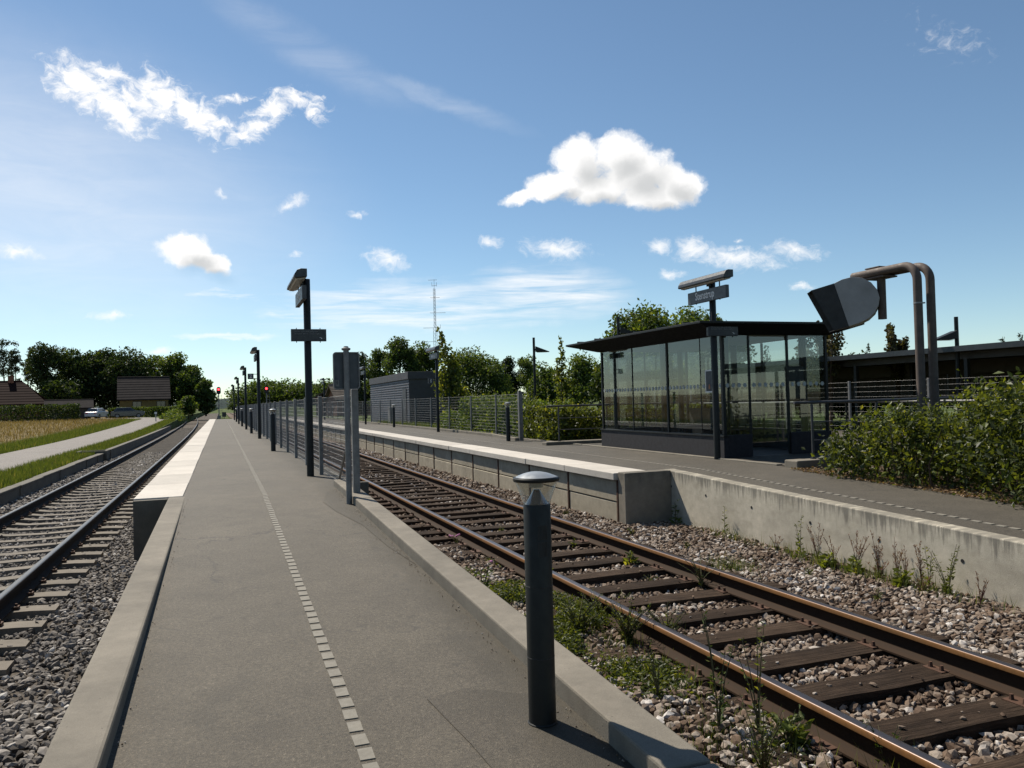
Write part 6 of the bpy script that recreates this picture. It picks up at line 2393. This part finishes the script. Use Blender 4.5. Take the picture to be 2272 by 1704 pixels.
tag(o, 'low mat of green creeping weeds between the kerb and the rusty rail', 'weeds', kind='stuff')


# -- single weeds
def weed(label, loc, H, spread, nst, mats, seed, leaf=0.04, kind='bushy', group=None, flowers=0, lean=0.0, dens=1.0):
    r = random.Random(seed)
    rg = np.random.default_rng(seed)
    t = thing('weed', label, 'weed', loc, group=group)
    m = MB()
    P, S, A = [], [], []
    SP = []
    for k in range(nst):
        a = r.uniform(0, 6.28)
        h = H * r.uniform(0.6, 1.0)
        ex, ey = math.cos(a) * spread * r.uniform(0.3, 1) + lean, math.sin(a) * spread * r.uniform(0.3, 1)
        pts = [Vector((ex * u * u, ey * u * u, h * u)) for u in (0, 0.33, 0.66, 1.0)]
        m.tube(pts, [0.006, 0.005, 0.0035, 0.0018], 4)
        nl = int(h / 0.02 * dens)
        for q in range(nl):
            u = r.uniform(0.04, 1.0)
            p_ = Vector((ex * u * u, ey * u * u, h * u))
            b = r.uniform(0, 6.28)
            d_ = 0.55 * leaf * (1.25 - 0.75 * u)
            if kind == 'plume' and u > 0.45:
                # fine dry side twigs with seed
                l = H * 0.16 * (1.25 - u)
                e_ = p_ + Vector((math.cos(b) * l * 0.6, math.sin(b) * l * 0.6, l))
                if q % 2 == 0:
                    m.tube([p_, e_], [0.002, 0.001], 3)
                for z_ in range(3):
                    SP.append(p_.lerp(e_, r.uniform(0.2, 1.0)))
            else:
                P.append(p_ + Vector((math.cos(b) * d_, math.sin(b) * d_, r.uniform(-0.2, 0.5) * d_)))
                S.append(leaf * r.uniform(0.6, 1.2) * (1.25 - 0.7 * u))
                A.append((math.cos(b), math.sin(b), 0.45))
    m.build('stem', T[mats[0]], t)
    if P:
        P = np.array([tuple(p_) for p_ in P])
        V, F = leaf_cards(P, np.array(S), rg, 0.34 if kind != 'dock' else 0.5, 0.0, np.array(A))
        bigmesh('leaves', V, F, T[mats[1]], t, np.repeat(np.clip(rg.normal(0.6, 0.2, len(P)), 0, 1), 4))
    if SP:
        SP = np.array([tuple(p_) for p_ in SP])
        V, F = leaf_cards(SP, rg.uniform(0.010, 0.024, len(SP)), rg, 0.5)
        tag(bigmesh('seed_heads', V, F, T['seedhead'], t, np.repeat(rg.uniform(0, 1, len(SP)), 4)), kind='stuff')
    if flowers:
        f_ = MB()
        for k in range(flowers):
            x, y, z = r.uniform(-spread, spread), r.uniform(-spread, spread), H * r.uniform(0.8, 1.1)
            f_.lathe([(0.0, 0.0), (0.014, 0.005), (0.018, 0.014), (0.010, 0.022), (0.0, 0.024)], 8, (x, y, z))
        tag(f_.build('flower_head', T['flower'], t), kind='stuff')
    return t


GW = 'dry reddish weeds along the ramp wall'
weed('single green leafy weed in the shaded corner beside the end pier', (6.56, 10.75, -0.24), 0.50, 0.05, 2, ('stem', 'leaf_mid'), 201, 0.10)
weed('slender green horsetail-like weed against the ramp wall under the streaks', (6.58, 9.5, -0.26), 0.52, 0.03, 1, ('stem', 'leaf_light'), 202, 0.06, dens=2.0)
weed('tall green goldenrod-like weed at the far end of the wall weeds', (6.54, 7.9, -0.27), 0.56, 0.07, 3, ('stem', 'leaf_light'), 203, 0.07)
for i, (y, h, sp, ns) in enumerate(((7.62, 0.52, 0.16, 5), (7.0, 0.56, 0.20, 6), (6.7, 0.55, 0.10, 4), (6.45, 0.58, 0.10, 4), (6.14, 0.62, 0.08, 3))):
    weed('dry reddish willowherb gone to seed in the row against the ramp wall', (6.55, y, -0.29), h, sp, ns, ('redstem', 'leaf_hedge'), 210 + i, 0.045, 'plume', GW)
for i, (x, y, h, sp, ns) in enumerate(((6.5, 7.3, 0.36, 0.14, 5), (6.42, 6.55, 0.30, 0.16, 6), (6.52, 6.3, 0.42, 0.10, 4), (6.35, 5.95, 0.26, 0.16, 6), (6.5, 8.3, 0.3, 0.12, 4), (6.45, 5.4, 0.34, 0.12, 4))):
    weed('small tangled reddish seedling between the larger wall weeds', (x, y, -0.26), h, sp, ns, ('redstem', 'leaf_hedge'), 260 + i, 0.035, 'plume', 'small tangled wall weeds')
for i, (x, y) in enumerate(((5.6, 8.9), (5.5, 10.2), (5.45, 12.4), (3.9, 11.3), (3.6, 6.9), (5.9, 7.0), (5.75, 5.9), (2.1, 8.9), (2.3, 9.8), (4.2, 7.4))):
    weed('tiny green weed sprouting among the tan ballast stones', (x, y, -0.22), 0.10, 0.10, 9, ('stem', 'leaf_hedge'), 270 + i, 0.045, group='tiny weeds in the ballast')
weed('yellow-green narrow weed between the red dry stalks and the bushy one', (6.5, 6.0, -0.3), 0.55, 0.05, 2, ('stem', 'leaf_light'), 216, 0.06, dens=1.6)
weed('bushy yellow-green weed with many upright branches nearest the bare footing', (6.48, 5.77, -0.3), 0.60, 0.20, 9, ('stem', 'leaf_light'), 217, 0.05)
for i, (x, y, h) in enumerate(((6.40, 7.3, 0.22), (6.42, 6.9, 0.25), (6.36, 6.2, 0.25))):
    weed('low leafy dock at the foot of the dry reddish weeds', (x, y, -0.25), h, 0.12, 5, ('stem', 'leaf_light'), 220 + i, 0.11, 'dock', 'docks under the wall weeds')
weed('low green shrubby weed right behind the far rail', (5.35, 7.6, -0.24), 0.16, 0.30, 26, ('stem', 'leaf_hedge'), 224, 0.035)
weed('bright green dandelion-like tuft on the far rail between two sleepers', (4.45, 8.3, -0.2), 0.16, 0.12, 6, ('stem', 'leaf_light'), 225, 0.10, 'dock')
weed('fern-like dark weed growing across the far rail', (4.55, 7.0, -0.2), 0.30, 0.25, 12, ('stem', 'leaf_dark'), 226, 0.03)
weed('bright broad-leaved tuft just behind the bollard', (3.35, 8.35, -0.2), 0.22, 0.10, 6, ('stem', 'leaf_light'), 227, 0.12, 'dock')
weed('thistly weed with pink heads growing at the kerb left of the bollard', (2.35, 7.4, -0.22), 0.45, 0.16, 7, ('stem', 'leaf_mid'), 228, 0.06, flowers=1)
weed('pink clover in bloom near the rusty rail', (3.0, 10.6, -0.2), 0.10, 0.08, 6, ('stem', 'leaf_mid'), 229, 0.03, flowers=7)
for i, (x, y, h, sp, ns) in enumerate(((2.72, 6.0, 0.36, 0.26, 30), (2.95, 5.6, 0.40, 0.26, 36), (3.25, 5.5, 0.34, 0.2, 26), (3.05, 6.3, 0.28, 0.22, 24))):
    weed('bushy dark green weed overgrowing the rusty rail', (x, y, -0.22), h, sp, ns, ('stem', 'leaf_hedge'), 240 + i, 0.045, group='weeds overgrowing the rusty rail')
weed('tall wiry mugwort-like weed standing in front of the rusty rail', (2.62, 3.9, -0.22), 0.78, 0.14, 4, ('stem', 'leaf_dark'), 250, 0.05, dens=0.8)
weed('second tall wiry weed leaning over the sleepers', (2.78, 3.75, -0.22), 0.70, 0.16, 4, ('stem', 'leaf_hedge'), 251, 0.05, dens=0.8)
weed('leafy bright green weed with broad upright leaves beside the rusty rail', (2.86, 3.62, -0.22), 0.26, 0.16, 9, ('stem', 'leaf_light'), 252, 0.12, 'dock')
weed('small fern on the pale stones next to the kerb', (2.25, 3.72, -0.22), 0.14, 0.10, 7, ('stem', 'leaf_light'), 253, 0.08)
weed('thin pale weed between the fern and the bushy rail weeds', (2.58, 4.5, -0.22), 0.42, 0.12, 5, ('stem', 'leaf_light'), 254, 0.05, dens=0.7)
weed('feathery green weed in the gravel at the bottom of the rusty track', (2.50, 3.35, -0.22), 0.42, 0.18, 16, ('stem', 'leaf_hedge'), 255, 0.035)
weed('dark spiky weed growing over the rusty rail head', (3.14, 3.2, -0.2), 0.26, 0.14, 12, ('stem', 'leaf_dark'), 256, 0.05)
weed('small leafy seedling on the sleepers by the far rail', (4.3, 9.6, -0.2), 0.12, 0.08, 5, ('stem', 'leaf_light'), 257, 0.06)

# -- thin wild grass rooted between the stones
rg3 = np.random.default_rng(12)
cl_ = []
for (cx, cy, rx_, ry_, n_) in ((2.62, 3.75, 0.30, 0.5, 420), (2.85, 5.7, 0.30, 0.6, 420), (2.2, 6.6, 0.30, 0.9, 380), (2.9, 4.7, 0.15, 0.5, 160), (6.45, 7.6, 0.14, 0.6, 300), (6.42, 6.3, 0.16, 0.8, 420), (6.5, 9.3, 0.1, 0.7, 160),
                               (5.3, 7.6, 0.25, 0.35, 260), (3.15, 3.15, 0.12, 0.25, 160), (2.25, 9.0, 0.2, 0.8, 160)):
    q_ = np.stack([rg3.normal(cx, rx_ * 0.6, n_), rg3.normal(cy, ry_ * 0.6, n_), np.full(n_, -0.235)], -1)
    cl_.append(q_)
grass('ballast_grass', 'thin wild grass growing between the stones of the rusty track', np.concatenate(cl_), 0.16, T['grass'], 13, 0.0035, 0.8)
# -- grit and crumbs lying along the kerbs of the ramp
rng2 = np.random.default_rng(9)
n = 420
yy = rng2.uniform(1.5, 11.5, n)
sd_ = rng2.uniform(0, 1, n)
xx = np.where(sd_ < 0.75, 1.515 - np.abs(rng2.normal(0, 0.045, n)), -0.45 + np.abs(rng2.normal(0, 0.02, n)))
zz = np.array([ramp_l(v) for v in yy]) + 0.006
S = rng2.uniform(0.002, 0.005, n)
V = np.einsum('nij,nkj->nki', rand_rot(n, rng2), ICO_V[None] * rng2.uniform(0.7, 1.2, (n, 12, 1))) * S[:, None, None] + np.stack([xx, yy, zz], -1)[:, None, :]
o = bigmesh('grit', V.reshape(-1, 3), (ICO_F[None] + (np.arange(n) * 12)[:, None, None]).reshape(-1, 3), T['stone_r'], None, np.repeat(rng2.uniform(0, 1, n), 12))
tag(o, 'loose grit gathered along the kerbs of the ramp', 'grit', kind='stuff')

# -- the picture is exposed up half a stop, so every painted or natural colour sits at its real, lower reflectance
for mt_ in bpy.data.materials:
    if not mt_.use_nodes:
        continue
    for nd in list(mt_.node_tree.nodes):
        if nd.type not in ('BSDF_PRINCIPLED', 'BSDF_TRANSLUCENT'):
            continue
        sk = nd.inputs[0]
        if sk.is_linked:
            mx = mt_.node_tree.nodes.new('ShaderNodeMix')
            mx.data_type = 'RGBA'
            mx.blend_type = 'MULTIPLY'
            mx.inputs[0].default_value = 1.0
            mx.inputs[7].default_value = (0.80, 0.80, 0.80, 1.0) if nd.type == 'BSDF_PRINCIPLED' else (0.9, 0.9, 0.9, 1.0)
            mt_.node_tree.links.new(sk.links[0].from_socket, mx.inputs[6])
            mt_.node_tree.links.new(mx.outputs[2], sk)
